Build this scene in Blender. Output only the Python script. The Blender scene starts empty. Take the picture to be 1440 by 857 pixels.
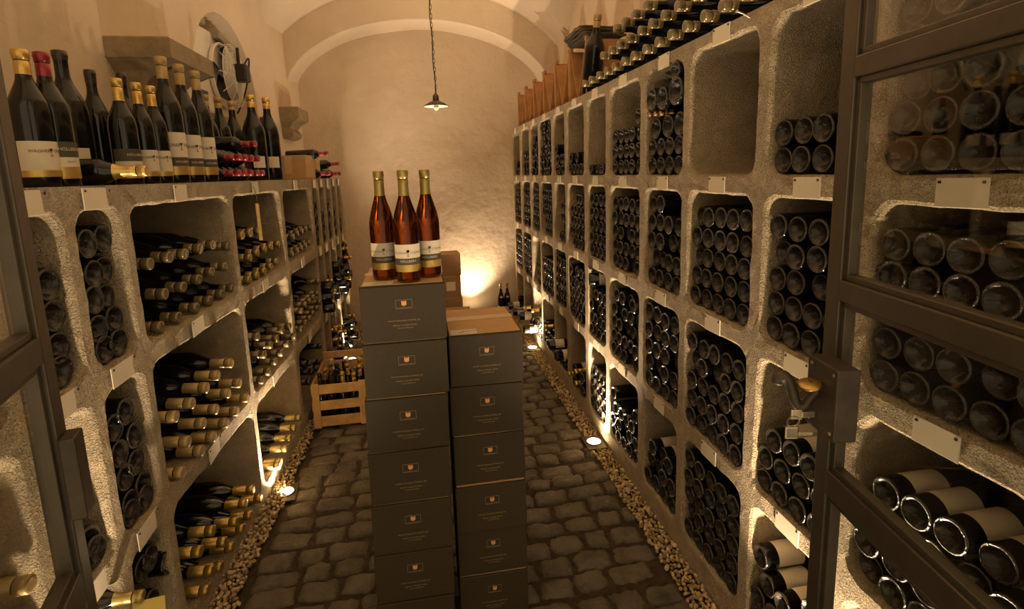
import bpy, bmesh, math, random
import numpy as np
from mathutils import Vector, Matrix, noise
random.seed(7); PI = math.pi
S = bpy.context.scene; COL = S.collection
H = 1.62                      # eye height
# ------------------------------------------------------------------ camera
F, CY = 744.5, 363.8
YAW, PIT, ROL = .16497, -.16135, -.03138
fw = Vector((math.sin(YAW)*math.cos(PIT), math.cos(YAW)*math.cos(PIT), math.sin(PIT)))
r0 = Vector((math.cos(YAW), -math.sin(YAW), 0)); u0 = r0.cross(fw)
rt = math.cos(ROL)*r0 + math.sin(ROL)*u0; up = -math.sin(ROL)*r0 + math.cos(ROL)*u0
EYE = Vector((0, 0, H))
cam_d = bpy.data.cameras.new('camera'); cam = bpy.data.objects.new('camera', cam_d); COL.objects.link(cam)
m = Matrix((rt, up, -fw)).transposed().to_4x4(); m.translation = EYE; cam.matrix_world = m
cam_d.sensor_width = 36; cam_d.lens = F*36/1440; cam_d.shift_y = -(428.5-CY)/1440; cam_d.clip_start = .02
S.camera = cam
LA, LB = -.8312*1.17, .04868  # front face of the rack on the crate side: X = LA + LB*Y
# surveying helpers: where a line of sight of the photograph meets a real plane of the cellar
def ray(x, y): return fw + (x-720)/F*rt - (y-CY)/F*up
def on_x(x, y, X): v = ray(x, y); return EYE + v*(X/v.x)
def on_y(x, y, Y): v = ray(x, y); return EYE + v*(Y/v.y)
def on_z(x, y, Z): v = ray(x, y); return EYE + v*((Z-H)/v.z)
def on_l(x, y, off=0): v = ray(x, y); return EYE + v*((LA-off)/(v.x-LB*v.y))
def px_of(p): d = Vector(p)-EYE; z = d.dot(fw); return 720+F*d.dot(rt)/z, CY-F*d.dot(up)/z
def lface(Y, depth=0): return LA+LB*Y-depth
# ------------------------------------------------------------------ materials
def mat(name, col, rough=.6, metal=0, bump=None, var=None, spec=.5, coat=0, trans=0, ior=1.45, emis=None):
    M = bpy.data.materials.new(name); M.use_nodes = True
    nt = M.node_tree; N = nt.nodes; L = nt.links; b = N['Principled BSDF']
    c4 = (*col, 1); b.inputs['Base Color'].default_value = c4
    b.inputs['Roughness'].default_value = rough; b.inputs['Metallic'].default_value = metal
    b.inputs['Specular IOR Level'].default_value = spec; b.inputs['Coat Weight'].default_value = coat
    b.inputs['Transmission Weight'].default_value = trans; b.inputs['IOR'].default_value = ior
    tc = N.new('ShaderNodeTexCoord')
    if var:                                   # var = (scale, lighter/darker factor[, detail])
        n = N.new('ShaderNodeTexNoise'); n.inputs['Scale'].default_value = var[0]; n.inputs['Detail'].default_value = 6
        n.inputs['Roughness'].default_value = .65
        L.new(tc.outputs['Object'], n.inputs['Vector'])
        rp = N.new('ShaderNodeValToRGB'); rp.color_ramp.elements[0].position = .3; rp.color_ramp.elements[1].position = .7
        rp.color_ramp.elements[0].color = (*[c*(1-var[1]) for c in col], 1)
        rp.color_ramp.elements[1].color = (*[min(1, c*(1+var[1])) for c in col], 1)
        L.new(n.outputs['Fac'], rp.inputs['Fac']); L.new(rp.outputs['Color'], b.inputs['Base Color'])
    if bump:                                  # list of (kind, scale, distance)
        prev = None
        for kind, sc, dist in bump:
            if kind == 'v':
                t = N.new('ShaderNodeTexVoronoi'); out = t.outputs['Distance']
            else:
                t = N.new('ShaderNodeTexNoise'); t.inputs['Detail'].default_value = 5; out = t.outputs['Fac']
            t.inputs['Scale'].default_value = sc
            L.new(tc.outputs['Object'], t.inputs['Vector'])
            bp = N.new('ShaderNodeBump'); bp.inputs['Strength'].default_value = 1; bp.inputs['Distance'].default_value = dist
            L.new(out, bp.inputs['Height'])
            if prev: L.new(prev.outputs['Normal'], bp.inputs['Normal'])
            prev = bp
        L.new(prev.outputs['Normal'], b.inputs['Normal'])
    if emis:
        b.inputs['Emission Color'].default_value = (*emis[0], 1); b.inputs['Emission Strength'].default_value = emis[1]
    return M
M_conc = mat('rough_cast_stone', (.56, .455, .30), .9, bump=[('n', 26, .008), ('n', 130, .007), ('v', 200, .007), ('n', 330, .006)], var=(14, .2), spec=.25)
M_plast = mat('lime_plaster', (.70, .58, .435), .92, bump=[('n', 2.2, .03), ('n', 14, .006), ('n', 90, .0012)], var=(1.6, .06), spec=.15)
M_stone = mat('corbel_sandstone', (.29, .225, .14), .9, bump=[('n', 20, .008), ('n', 120, .002)], var=(9, .22), spec=.2)
M_sett = mat('basalt_sett', (.13, .112, .080), .66, bump=[('n', 14, .016), ('n', 60, .008), ('n', 180, .003)], var=(5, .5), spec=.35)
M_soil = mat('joint_soil', (.06, .045, .028), .95, bump=[('n', 120, .004)], var=(30, .4), spec=.1)
M_pebble = mat('gravel_pebble', (.50, .37, .205), .75, var=(26, .36), spec=.3)
M_glass = mat('dark_bottle_glass', (.006, .007, .006), .09, spec=.55)
M_punt = mat('dusty_bottle_base', (.020, .017, .013), .20, bump=[('n', 55, .004)], var=(40, .6), spec=.5)
M_ring = mat('bottle_base_rim', (.045, .037, .027), .22, bump=[('v', 420, .002)], spec=.8)
M_amber = mat('amber_bottle_glass', (.36, .085, .010), .03, trans=1, ior=1.36)
M_ambase = mat('thick_amber_base', (.07, .012, .002), .05, trans=1, ior=1.45)
M_gold = mat('gold_foil_capsule', (.66, .45, .13), .34, metal=.75, bump=[('n', 60, .0012)], var=(30, .16))
M_oldgold = mat('old_gold_capsule', (.44, .29, .075), .36, metal=.7, var=(60, .25))
M_olive = mat('olive_gold_capsule', (.42, .33, .12), .36, metal=.7, var=(40, .12))
M_tan = mat('tan_capsule', (.42, .30, .125), .42, metal=.35, var=(30, .15))
M_wax = mat('smoky_capsule', (.19, .145, .065), .2, metal=.25, coat=.6, var=(30, .25))
M_red = mat('red_capsule', (.27, .022, .028), .32, metal=.25, coat=.3, var=(40, .2))
M_black = mat('black_capsule', (.022, .018, .014), .32, coat=.3)
M_white = mat('white_wax_capsule', (.75, .68, .52), .4)
M_paper = mat('cream_label_paper', (.70, .62, .47), .7)
M_dlab = mat('grey_label_band', (.075, .062, .045), .6)
M_glab = mat('gold_label_band', (.62, .43, .13), .38, metal=.6, var=(25, .12))
M_ink = mat('label_ink', (.10, .075, .045), .6)
M_plate = mat('name_plate_enamel', (.74, .66, .50), .45)
M_steel = mat('dark_steel', (.105, .088, .066), .42, metal=.55, bump=[('n', 40, .0006)], var=(12, .15))
M_iron = mat('forged_iron', (.085, .068, .052), .5, metal=.5, var=(20, .25))
M_brass = mat('worn_brass', (.52, .34, .10), .32, metal=.9, var=(40, .2))
M_wood = mat('crate_pine', (.68, .43, .17), .7, var=(9, .25), bump=[('n', 40, .0015)])
M_wood2 = mat('display_rack_wood', (.46, .23, .085), .6, var=(7, .25), bump=[('n', 30, .001)])
M_kraft = mat('kraft_card', (.53, .33, .15), .8, var=(20, .08), bump=[('n', 90, .0008)])
M_taupe = mat('printed_taupe_card', (.038, .0265, .0112), .72, var=(160, .14))
M_kraftd = mat('brown_card', (.31, .17, .075), .8, var=(18, .12))
M_tape = mat('packing_tape', (.66, .47, .26), .25)
M_ltext = mat('pale_print', (.36, .26, .14), .7)
M_zinc = mat('galvanised_steel', (.34, .30, .23), .45, metal=.3)
M_orange = mat('orange_print', (.80, .38, .14), .6)
M_wht = mat('white_enamel', (.80, .76, .66), .4)
M_dark = mat('black_plastic', (.02, .017, .014), .45)
M_blue = mat('blue_plate', (.05, .13, .30), .5)
M_cloth = mat('dark_sacking', (.075, .06, .04), .9, bump=[('n', 60, .006)], var=(25, .4))
M_yel = mat('yellow_paper', (.66, .56, .16), .7)
M_chrome = mat('key_metal', (.55, .48, .36), .3, metal=.85)
M_cord = mat('cord', (.16, .12, .08), .8)
M_lens = mat('lamp_lens_lit', (1, .85, .6), .3, emis=((1, .74, .42), 60))
M_bulb = mat('clear_bulb', (1, .9, .75), .05, trans=1)
def per_stone(M, lo_c, hi_c):
    nt = M.node_tree; g = nt.nodes.new('ShaderNodeNewGeometry'); rp = nt.nodes.new('ShaderNodeValToRGB')
    rp.color_ramp.elements[0].color = (*lo_c, 1); rp.color_ramp.elements[1].color = (*hi_c, 1)
    nt.links.new(g.outputs['Random Per Island'], rp.inputs['Fac']); nt.links.new(rp.outputs['Color'], nt.nodes['Principled BSDF'].inputs['Base Color'])
per_stone(M_pebble, (.22, .15, .075), (.66, .50, .29))
def glass_pane():
    M = bpy.data.materials.new('door_glass'); M.use_nodes = True; nt = M.node_tree; N = nt.nodes; N.clear()
    o = N.new('ShaderNodeOutputMaterial'); mx = N.new('ShaderNodeMixShader'); t = N.new('ShaderNodeBsdfTransparent'); g = N.new('ShaderNodeBsdfGlossy')
    fr = N.new('ShaderNodeFresnel'); ge = N.new('ShaderNodeNewGeometry'); mp = N.new('ShaderNodeMapRange'); mp.inputs['To Min'].default_value = 1.6; mp.inputs['To Max'].default_value = 1/1.6; nt.links.new(ge.outputs['Backfacing'], mp.inputs['Value']); nt.links.new(mp.outputs['Result'], fr.inputs['IOR'])
    t.inputs['Color'].default_value = (.96, .96, .93, 1); g.inputs['Roughness'].default_value = .02; g.inputs['Color'].default_value = (1, 1, 1, 1)
    nt.links.new(fr.outputs[0], mx.inputs[0]); nt.links.new(t.outputs[0], mx.inputs[1]); nt.links.new(g.outputs[0], mx.inputs[2]); nt.links.new(mx.outputs[0], o.inputs[0])
    return M
M_pane = glass_pane()
# ------------------------------------------------------------------ object helpers
def link(name, me, parent=None, loc=None, mats=()):
    o = bpy.data.objects.new(name, me); COL.objects.link(o)
    if me is not None:
        for mm in mats: me.materials.append(mm)
    if parent: o.parent = parent
    if loc is not None: o.location = loc
    return o
def obj(name, bm, mats, parent=None, loc=None, smooth=False):
    me = bpy.data.meshes.new(name); bm.to_mesh(me); bm.free()
    if smooth: me.polygons.foreach_set('use_smooth', [True]*len(me.polygons))
    if not isinstance(mats, (list, tuple)): mats = [mats]
    return link(name, me, parent, loc, mats)
def tag(o, label, cat, group=None, kind=None):
    o['label'] = label; o['category'] = cat
    if group: o['group'] = group
    if kind: o['kind'] = kind
    return o
def empty(name, loc, rot=None):
    o = bpy.data.objects.new(name, None); COL.objects.link(o); o.location = loc; o.empty_display_size = .05
    if rot: o.rotation_euler = rot
    return o
def copy_tree(o, parent=None):
    c = o.copy(); COL.objects.link(c)
    if parent: c.parent = parent
    for ch in o.children: copy_tree(ch, c)
    return c
def box(bm, c, s, rot=None, bev=0, mi=0):
    r = bmesh.ops.create_cube(bm, size=1); vs = r['verts']
    M = Matrix.Translation(c) @ (rot if rot is not None else Matrix()) @ Matrix.Diagonal((*s, 1))
    bmesh.ops.transform(bm, matrix=M, verts=vs)
    fs = list({f for v in vs for f in v.link_faces})
    for f in fs: f.material_index = mi
    if bev:
        es = list({e for v in vs for e in v.link_edges})
        q = bmesh.ops.bevel(bm, geom=es, offset=bev, segments=2, affect='EDGES', profile=.5)
        for f in q['faces']: f.material_index = mi
def boxes(*a):
    bm = bmesh.new()
    for t in a: box(bm, *t)
    return bm
def lathe(bm, prof, seg=24, M=None, mi=0, close=False):
    rings = []
    for p in prof:
        r, z = p[0], p[1]
        if r < 1e-6: rings.append([bm.verts.new((0, 0, z))])
        else: rings.append([bm.verts.new((r*math.cos(2*PI*k/seg), r*math.sin(2*PI*k/seg), z)) for k in range(seg)])
    for i in range(len(rings)-1):
        a, b = rings[i], rings[i+1]; ix = prof[i][2] if len(prof[i]) > 2 else mi
        for k in range(seg):
            k2 = (k+1) % seg
            if len(a) == 1 and len(b) == 1: continue
            if len(a) == 1: f = bm.faces.new((a[0], b[k2], b[k]))
            elif len(b) == 1: f = bm.faces.new((a[k], a[k2], b[0]))
            else: f = bm.faces.new((a[k], a[k2], b[k2], b[k]))
            f.material_index = ix
    if M is not None: bmesh.ops.transform(bm, matrix=M, verts=[v for r in rings for v in r])
def tube(bm, pts, r, seg=8, mi=0):
    pts = [Vector(p) for p in pts]; rings = []
    rs = r if isinstance(r, (list, tuple)) else [r]*len(pts)
    d0 = (pts[1]-pts[0]).normalized(); n = d0.orthogonal().normalized()
    for i, p in enumerate(pts):
        d = (pts[min(i+1, len(pts)-1)]-pts[max(i-1, 0)]).normalized()
        n = (n-d*n.dot(d)).normalized(); b = d.cross(n)
        rings.append([bm.verts.new(p+rs[i]*(math.cos(2*PI*k/seg)*n+math.sin(2*PI*k/seg)*b)) for k in range(seg)])
    for i in range(len(rings)-1):
        for k in range(seg):
            f = bm.faces.new((rings[i][k], rings[i][(k+1) % seg], rings[i+1][(k+1) % seg], rings[i+1][k])); f.material_index = mi
    bm.faces.new(rings[0][::-1]).material_index = mi; bm.faces.new(rings[-1]).material_index = mi
def spline(pts, n=6):
    pts = [Vector(p) for p in pts]; out = []
    for i in range(len(pts)-1):
        p0, p1, p2, p3 = pts[max(i-1, 0)], pts[i], pts[i+1], pts[min(i+2, len(pts)-1)]
        for k in range(n):
            t = k/n
            out.append(.5*((2*p1)+(p2-p0)*t+(2*p0-5*p1+4*p2-p3)*t*t+(3*p1-p0-3*p2+p3)*t**3))
    return out+[pts[-1]]
def text_mesh(s, size, spacing=1.0):
    cu = bpy.data.curves.new('lettering', 'FONT'); cu.body = s; cu.size = size; cu.align_x = 'CENTER'; cu.align_y = 'CENTER'; cu.space_character = spacing
    cu.resolution_u = 2
    o = bpy.data.objects.new('lettering', cu); COL.objects.link(o); bpy.context.view_layer.update()
    me = bpy.data.meshes.new_from_object(o.evaluated_get(bpy.context.evaluated_depsgraph_get()))
    bpy.data.objects.remove(o); bpy.data.curves.remove(cu); me.materials.clear()
    return me
def ordn(n): return str(n)+({1: 'st', 2: 'nd', 3: 'rd'}.get(n, 'th') if n not in (11, 12, 13) else 'th')
# ------------------------------------------------------------------ cellar shell
def ceil_z(x, y):
    if y > 5.7:
        t = (x-.09)/1.36; return 2.42+.75*math.sqrt(max(0, 1-t*t))
    t = (x-.09)/1.60; zb = 2.42+1.05*math.sqrt(max(0, 1-t*t))
    zc = 0
    for yc in (4.15, 1.45):
        q = (y-yc)/1.28; zc = max(zc, 2.45+.95*math.sqrt(max(0, 1-q*q)))
    return max(zb, zc)
def struct(o): o['kind'] = 'structure'; return o
bm = bmesh.new()
ys = [-.5+.1*i for i in range(62)]; ys = [y for y in ys if y < 5.69]+[5.6999, 5.7001, 5.8, 5.9, 6.0, 6.12, 6.25]
xs = [-1.75+.07*i for i in range(52)]
g = [[bm.verts.new((x, y, ceil_z(x, y)+.008*noise.noise(Vector((x*2, y*2, 0))))) for x in xs] for y in ys]
for i in range(len(ys)-1):
    for k in range(len(xs)-1): bm.faces.new((g[i][k], g[i+1][k], g[i+1][k+1], g[i][k+1]))
o = struct(obj('ceiling', bm, M_plast, smooth=True))
sm = [abs(p.normal.z) > .02 or True for p in o.data.polygons]
for p in o.data.polygons:
    if abs(p.center.y-5.7) < .005: p.use_smooth = False
YB = 6.12
def wall_grid(name, P, nu, nv):
    bm = bmesh.new(); g = [[bm.verts.new(P(i/nu, k/nv)) for k in range(nv+1)] for i in range(nu+1)]
    for i in range(nu):
        for k in range(nv): bm.faces.new((g[i][k], g[i+1][k], g[i+1][k+1], g[i][k+1]))
    return struct(obj(name, bm, M_plast, smooth=True))
wall_grid('wall_back', lambda u, v: Vector((-1.75+3.6*u, YB+.02*noise.noise(Vector((u*7, v*6, 3))), 3.7*v-.05)), 40, 40)
wall_grid('wall_right', lambda u, v: Vector((1.50, 6.2-6.7*u, 3.7*v-.05)), 30, 20)
WD = .54
def wl(Y, d=0): return lface(Y, WD+d)
# crate-side wall with the arched niche
arch = [(3.66, 1.75)]+[(4.21+.55*math.cos(PI-PI*k/14), 2.2+.57*math.sin(PI*k/14)) for k in range(15)]+[(4.76, 1.75)]
bm = bmesh.new()
outer = [(-.5, -.05), (6.2, -.05), (6.2, 3.65), (-.5, 3.65)]
vo = [bm.verts.new((wl(y), y, z)) for y, z in outer]; va = [bm.verts.new((wl(y), y, z)) for y, z in arch]
eo = [bm.edges.new((vo[i], vo[(i+1) % 4])) for i in range(4)]; ea = [bm.edges.new((va[i], va[(i+1) % len(va)])) for i in range(len(va))]
bmesh.ops.triangle_fill(bm, use_beauty=True, edges=eo+ea)
vb = [bm.verts.new((wl(y, .42), y+(.10 if y < 4.2 else -.05), z-(.06 if z > 2.2 else 0))) for y, z in arch]
for i in range(len(va)):
    k = (i+1) % len(va); bm.faces.new((va[i], va[k], vb[k], vb[i]))
bm.faces.new(vb)
struct(obj('wall_left', bm, M_plast))
# floor: earth bed with individually shaped setts in one paved surface
bm = bmesh.new()
def sett(cx, cy, w, l):
    n = 8; hz = random.uniform(-.006, .006); tx, ty = random.uniform(-.05, .05), random.uniform(-.05, .05); a = random.uniform(-.1, .1)
    sd = random.random()*50; gr = []
    for i in range(n):
        row = []
        for k in range(n):
            s, t = -1+2*i/(n-1), -1+2*k/(n-1)
            e = max(abs(s), abs(t)); q = 1-.055*(abs(s*t))**2
            x = s*w/2*q; y = t*l/2*q
            x += .013*noise.noise(Vector((s*1.5+sd, t*1.5, 1))); y += .013*noise.noise(Vector((s*2+sd, t*2, 9)))
            z = hz+tx*x+ty*y-.012*e**11-.0008*e*e+.0055*noise.noise(Vector((s*2.2+sd, t*2.2, 5)))
            row.append(bm.verts.new((cx+x*math.cos(a)-y*math.sin(a), cy+x*math.sin(a)+y*math.cos(a), z)))
        gr.append(row)
    for i in range(n-1):
        for k in range(n-1): bm.faces.new((gr[i][k], gr[i+1][k], gr[i+1][k+1], gr[i][k+1]))
    rim = [gr[i][0] for i in range(n)]+[gr[n-1][k] for k in range(1, n)]+[gr[i][n-1] for i in range(n-2, -1, -1)]+[gr[0][k] for k in range(n-2, 0, -1)]
    c = Vector((cx, cy, 0)); low = [bm.verts.new((c.x+(v.co.x-c.x)*1.03, c.y+(v.co.y-c.y)*1.03, -.04)) for v in rim]
    for i in range(len(rim)):
        k = (i+1) % len(rim); bm.faces.new((rim[k], rim[i], low[i], low[k]))
def cob_r(y): return .905
def cob_l(y): return -.785+.014*(y-2)+.010*math.sin(y*3)
y = .45
while y < 5.45:
    l = random.uniform(.102, .13); x = cob_l(y)+random.uniform(-.015, .02); tl = random.uniform(-.02, .02)
    while x < cob_r(y)-.05:
        w = random.uniform(.12, .205)
        if x+w > cob_r(y)+.02: w = cob_r(y)+.01-x
        if w > .05: sett(x+w/2, y+l/2+tl*(x)+.05*x, w-.016, l-.015)
        x += w
    y += l
for f in bm.faces: f.material_index = 0
q = [bm.verts.new(p) for p in ((-2, -.5, -.016), (1.7, -.5, -.016), (1.7, 6.3, -.016), (-2, 6.3, -.016))]
f = bm.faces.new(q); f.material_index = 1
struct(obj('floor', bm, [M_sett, M_soil], smooth=True))
# gravel strips (nobody could count them)
ib = bmesh.new(); bmesh.ops.create_icosphere(ib, subdivisions=2, radius=1)
ib.verts.ensure_lookup_table(); IV = np.array([v.co[:] for v in ib.verts]); IF = np.array([[v.index for v in f.verts] for f in ib.faces]); ib.free()
def pebbles(name, pts, label):
    rng = np.random.default_rng(3); V = []; Fc = []; k = 0
    for (x, y, z, s) in pts:
        A = rng.normal(size=(3, 3)); Q, _ = np.linalg.qr(A)
        v = IV*np.array([1, rng.uniform(.65, .95), rng.uniform(.5, .75)])*s
        v = v*(1+.16*np.sin(IV@rng.normal(size=3)*2.2+rng.uniform(0, 6)))[:, None]
        V.append(v@Q.T+np.array([x, y, z])); Fc.append(IF+k); k += len(IV)
    V = np.concatenate(V); Fc = np.concatenate(Fc)
    me = bpy.data.meshes.new(name); me.from_pydata(V.tolist(), [], Fc.tolist()); me.polygons.foreach_set('use_smooth', [True]*len(me.polygons))
    o = link(name, me, mats=[M_pebble]); tag(o, label, 'gravel', kind='stuff'); return o
def strip(x0, x1, ya, yb, step=.0165):
    out = []; y = ya
    while y < yb:
        x = x0(y)
        while x < x1(y):
            out.append((x+random.uniform(-.007, .007), y+random.uniform(-.007, .007), random.uniform(-.008, .004), random.uniform(.0075, .0125))); x += step
        y += step
    return out
random.seed(11)
pebbles('gravel', strip(lambda y: cob_r(y)+.005, lambda y: 1.0, .7, 5.75), 'narrow strip of pale gravel along the tall dark-bottle rack')
heap = []
for (x, y, z, q) in strip(lambda y: lface(y)-.0, lambda y: cob_l(y)-.005, 1.2, 5.2):
    t = min(1, max(0, (cob_l(y)-x)/max(.02, cob_l(y)-lface(y)))); hh = .050*min(1, max(0, (y-1.55)/.5))*t
    heap.append((x, y, z+hh, q))
    if hh > .015: heap.append((x+random.uniform(-.008, .008), y+random.uniform(-.008, .008), z+hh-.018, q))
pebbles('gravel', heap, 'strip of pale gravel along the rack of gold-capped magnums')
pebbles('gravel', strip(lambda y: lface(y)-.1, lambda y: 1.0, 5.2, 6.1, .02), 'patch of pale gravel in front of the plastered back wall')
# ------------------------------------------------------------------ stone racks
def rack(name, to_world, cells, top, mats, label):
    """cells: (u0,u1,v0,v1, U0,U1,V0,V1): opening and the tile around it; face plane w=0, depth w>0"""
    bm = bmesh.new(); D = .43; NC = 7
    def P(u, v, w): return bm.verts.new(to_world(u, v, w))
    for (u0, u1, v0, v1, U0, U1, V0, V1) in cells:
        rc = min(.055, (u1-u0)*.3); ring = []
        for cx, cy, a0 in ((u1-rc, v1-rc, 0), (u0+rc, v1-rc, 90), (u0+rc, v0+rc, 180), (u1-rc, v0+rc, 270)):
            for k in range(NC):
                a = math.radians(a0+90*k/(NC-1)); ring.append((cx+rc*math.cos(a), cy+rc*math.sin(a)))
        # extra points on the straight sides so that the edge can wander
        full = []
        for i in range(len(ring)):
            a, b = ring[i], ring[(i+1) % len(ring)]; full.append(a); d = math.hypot(b[0]-a[0], b[1]-a[1]); n = int(d/.035)
            for k in range(1, n): full.append((a[0]+(b[0]-a[0])*k/n, a[1]+(b[1]-a[1])*k/n))
        cu, cv = (u0+u1)/2, (v0+v1)/2
        def nz(p, s=1): return .0035*noise.noise(Vector((p[0]*24+s, p[1]*24, s)))+.0025*noise.noise(Vector((p[0]*70+s, p[1]*70, s)))
        def grow(p, d): 
            du = max(-1, min(1, (p[0]-cu)/((u1-u0)/2)*1.2)); dv = max(-1, min(1, (p[1]-cv)/((v1-v0)/2)*1.2)); return (p[0]+d*du, p[1]+d*dv)
        rings = []
        # outer rectangle, by radial projection
        R0 = []
        for p in full:
            dx, dy = p[0]-cu, p[1]-cv
            t = min(((U1-cu) if dx > 0 else (U0-cu))/dx if abs(dx) > 1e-9 else 1e9, ((V1-cv) if dy > 0 else (V0-cv))/dy if abs(dy) > 1e-9 else 1e9)
            R0.append((cu+dx*t, cv+dy*t))
        # corners of the tile must be hit exactly
        for c in ((U0, V0), (U0, V1), (U1, V0), (U1, V1)):
            j = min(range(len(R0)), key=lambda i: (R0[i][0]-c[0])**2+(R0[i][1]-c[1])**2); R0[j] = c
        rings.append([P(p[0], p[1], 0) for p in R0])
        for d, w in ((.010, .0), (.003, .0045), (0, .013)):
            rings.append([P(grow(p, d+nz(p))[0], grow(p, d+nz(p))[1], w+.002*noise.noise(Vector((p[0]*40, p[1]*40, 4)))) for p in full])
        for fr, w in ((-.006, D*.5), (-.012, D)):
            rings.append([P(*grow(p, fr+nz(p, 2)), w) for p in full])
        for a, b in zip(rings, rings[1:]):
            for i in range(len(full)):
                k = (i+1) % len(full); bm.faces.new((a[i], a[k], b[k], b[i]))
        bm.faces.new(rings[-1])
    U0 = min(c[4] for c in cells); U1 = max(c[5] for c in cells); V0 = min(c[6] for c in cells)
    for quad in (((U0, top, 0), (U1, top, 0), (U1, top, D+.02), (U0, top, D+.02)), ((U0, V0, 0), (U0, top, 0), (U0, top, D+.02), (U0, V0, D+.02)),
                 ((U1, V0, 0), (U1, top, 0), (U1, top, D+.02), (U1, V0, D+.02)), ((U0, V0, D+.02), (U0, top, D+.02), (U1, top, D+.02), (U1, V0, D+.02))):
        bm.faces.new([P(*p) for p in quad])
    bmesh.ops.remove_doubles(bm, verts=bm.verts, dist=1e-5)
    bmesh.ops.recalc_face_normals(bm, faces=bm.faces)
    root = empty(name, to_world((U0+U1)/2, 0, 0))
    o = obj('stone_frame', bm, mats); o.parent = root; o.location = -root.location
    return tag(root, label, 'wine rack')
# tall rack: columns 1 (by the back wall) .. 12 (behind the door glass); u = Y
RC = {1: (5.34, 5.72), 2: (4.87, 5.255), 3: (4.49, 4.80), 4: (4.03, 4.42), 5: (3.65, 3.96), 6: (3.20, 3.58), 7: (2.81, 3.125), 8: (2.348, 2.738), 9: (1.943, 2.276), 10: (1.488, 1.878), 11: (1.105, 1.419), 12: (.645, 1.033)}
RR = {1: (-.031, .401), 2: (-.524, -.0955), 3: (-1.018, -.591), 4: (-1.512, -1.087)}
RTOP = H+.451
rcells = []
for c, (a, b) in RC.items():
    Ua = (a+RC[c+1][1])/2 if c < 12 else a-.07
    Ub = (b+RC[c-1][0])/2 if c > 1 else b+.06
    for r_, (z0, z1) in RR.items():
        V1 = RTOP if r_ == 1 else H+(z1+RR[r_-1][0])/2
        V0 = -.02 if r_ == 4 else H+(z0+RR[r_+1][1])/2
        rcells.append((a, b, H+z0, H+z1, Ua, Ub, V0, V1))
RACK_R = rack('wine_rack', lambda u, v, w: Vector((1+w, u, v)), rcells, RTOP, M_conc, 'tall rough stone rack with four rows of bins full of dark bottle bases')
# magnum rack: columns 1 (by the door) .. 10 (by the back wall)
LC = {0: (.72, 1.305), 1: (1.365, 1.572), 2: (1.630, 1.828), 3: (1.885, 2.651), 4: (2.712, 3.418), 5: (3.49, 4.159), 6: (4.228, 4.40), 7: (4.447, 4.62), 8: (4.675, 4.85), 9: (4.905, 5.08), 10: (5.135, 5.31)}
LR = {1: (-.526, -.072), 2: (-1.058, -.601), 3: (-1.565, -1.133)}
LTOP = H-.001; KL = 1.17/1.22
LC = {c: (a*KL, b*KL) for c, (a, b) in LC.items()}; LR = {r_: (a*KL, b*KL) for r_, (a, b) in LR.items()}
lcells = []
for c, (a, b) in LC.items():
    Ua = (a+LC[c-1][1])/2 if c > 0 else a-.07
    Ub = (b+LC[c+1][0])/2 if c < 10 else b+.07
    for r_, (z0, z1) in LR.items():
        V1 = LTOP if r_ == 1 else H+(z1+LR[r_-1][0])/2
        V0 = -.02 if r_ == 3 else H+(z0+LR[r_+1][1])/2
        lcells.append((a, b, H+z0, H+z1, Ua, Ub, V0, V1))
RACK_L = rack('wine_rack', lambda u, v, w: Vector((lface(u, w), u, v)), lcells, LTOP, M_conc, 'lower stone rack of three rows holding gold-capped magnums, standing bottles on top')
# enamel name plates
def plate_mesh(w, h):
    bm = boxes(((0, 0, 0), (.003, w, h), None, .0008))
    for s in (-1, 1): box(bm, (-.002, s*w*.42, h*.36), (.004, .005, .005), None, 0, 1)
    me = bpy.data.meshes.new('name_plate'); bm.to_mesh(me); bm.free(); me.materials.append(M_plate); me.materials.append(M_dark); return me
pm_r, pm_l = plate_mesh(.100, .056), plate_mesh(.145, .060)
def plate(me, rackroot, p, rz):
    o = link('name_plate', me, rackroot); o.location = Vector(p)-rackroot.location; o.rotation_euler = (random.uniform(-.02, .02), 0, rz)
for c, (a, b) in RC.items():
    u = b-(b-a)*(.50 if c != 10 else .52)+random.uniform(-.012, .012)
    for z in (.4245, -.064, -.558, -1.052):
        plate(pm_r, RACK_R, (.997, u, H+z), 0)
for c, (a, b) in LC.items():
    u = a+(b-a)*(.45 if c > 2 else .5)
    for z in (-.038, -.563, -1.095):
        zz = z*KL; 
        plate(pm_l, RACK_L, (lface(u)+.003, u, H+zz), PI-math.atan(LB)*-1)
# ------------------------------------------------------------------ bottles
PROF = {
 'bordeaux': ((.0372, .0), (.0378, .006), (.0380, .20), (.034, .212), (.0225, .228), (.0155, .241), (.0142, .252), (.0140, .295), (.0150, .297), (.0150, .305), (.0105, .306), (0, .306)),
 'burgundy': ((.0400, .0), (.0408, .006), (.041, .165), (.038, .19), (.029, .212), (.0195, .233), (.0155, .248), (.0146, .262), (.0144, .295), (.0160, .297), (.0160, .305), (.011, .306), (0, .306)),
 'magnum': ((.0485, .0), (.0495, .006), (.050, .20), (.0475, .215), (.039, .243), (.0285, .268), (.0215, .288), (.0200, .305), (.0196, .362), (.0206, .366), (.0206, .378), (.0145, .384), (0, .385)),
 'flute': ((.0375, .0), (.0382, .006), (.0385, .17), (.0372, .188), (.0325, .212), (.0255, .236), (.0190, .258), (.0156, .274), (.0150, .29), (.0148, .33), (.0158, .332), (.0158, .345), (.011, .346), (0, .346)),
}
def refine(p, n=3):
    q = spline([(a, 0, b) for a, b in p], n); return [(max(v.x, 0), v.z) for v in q]
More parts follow.
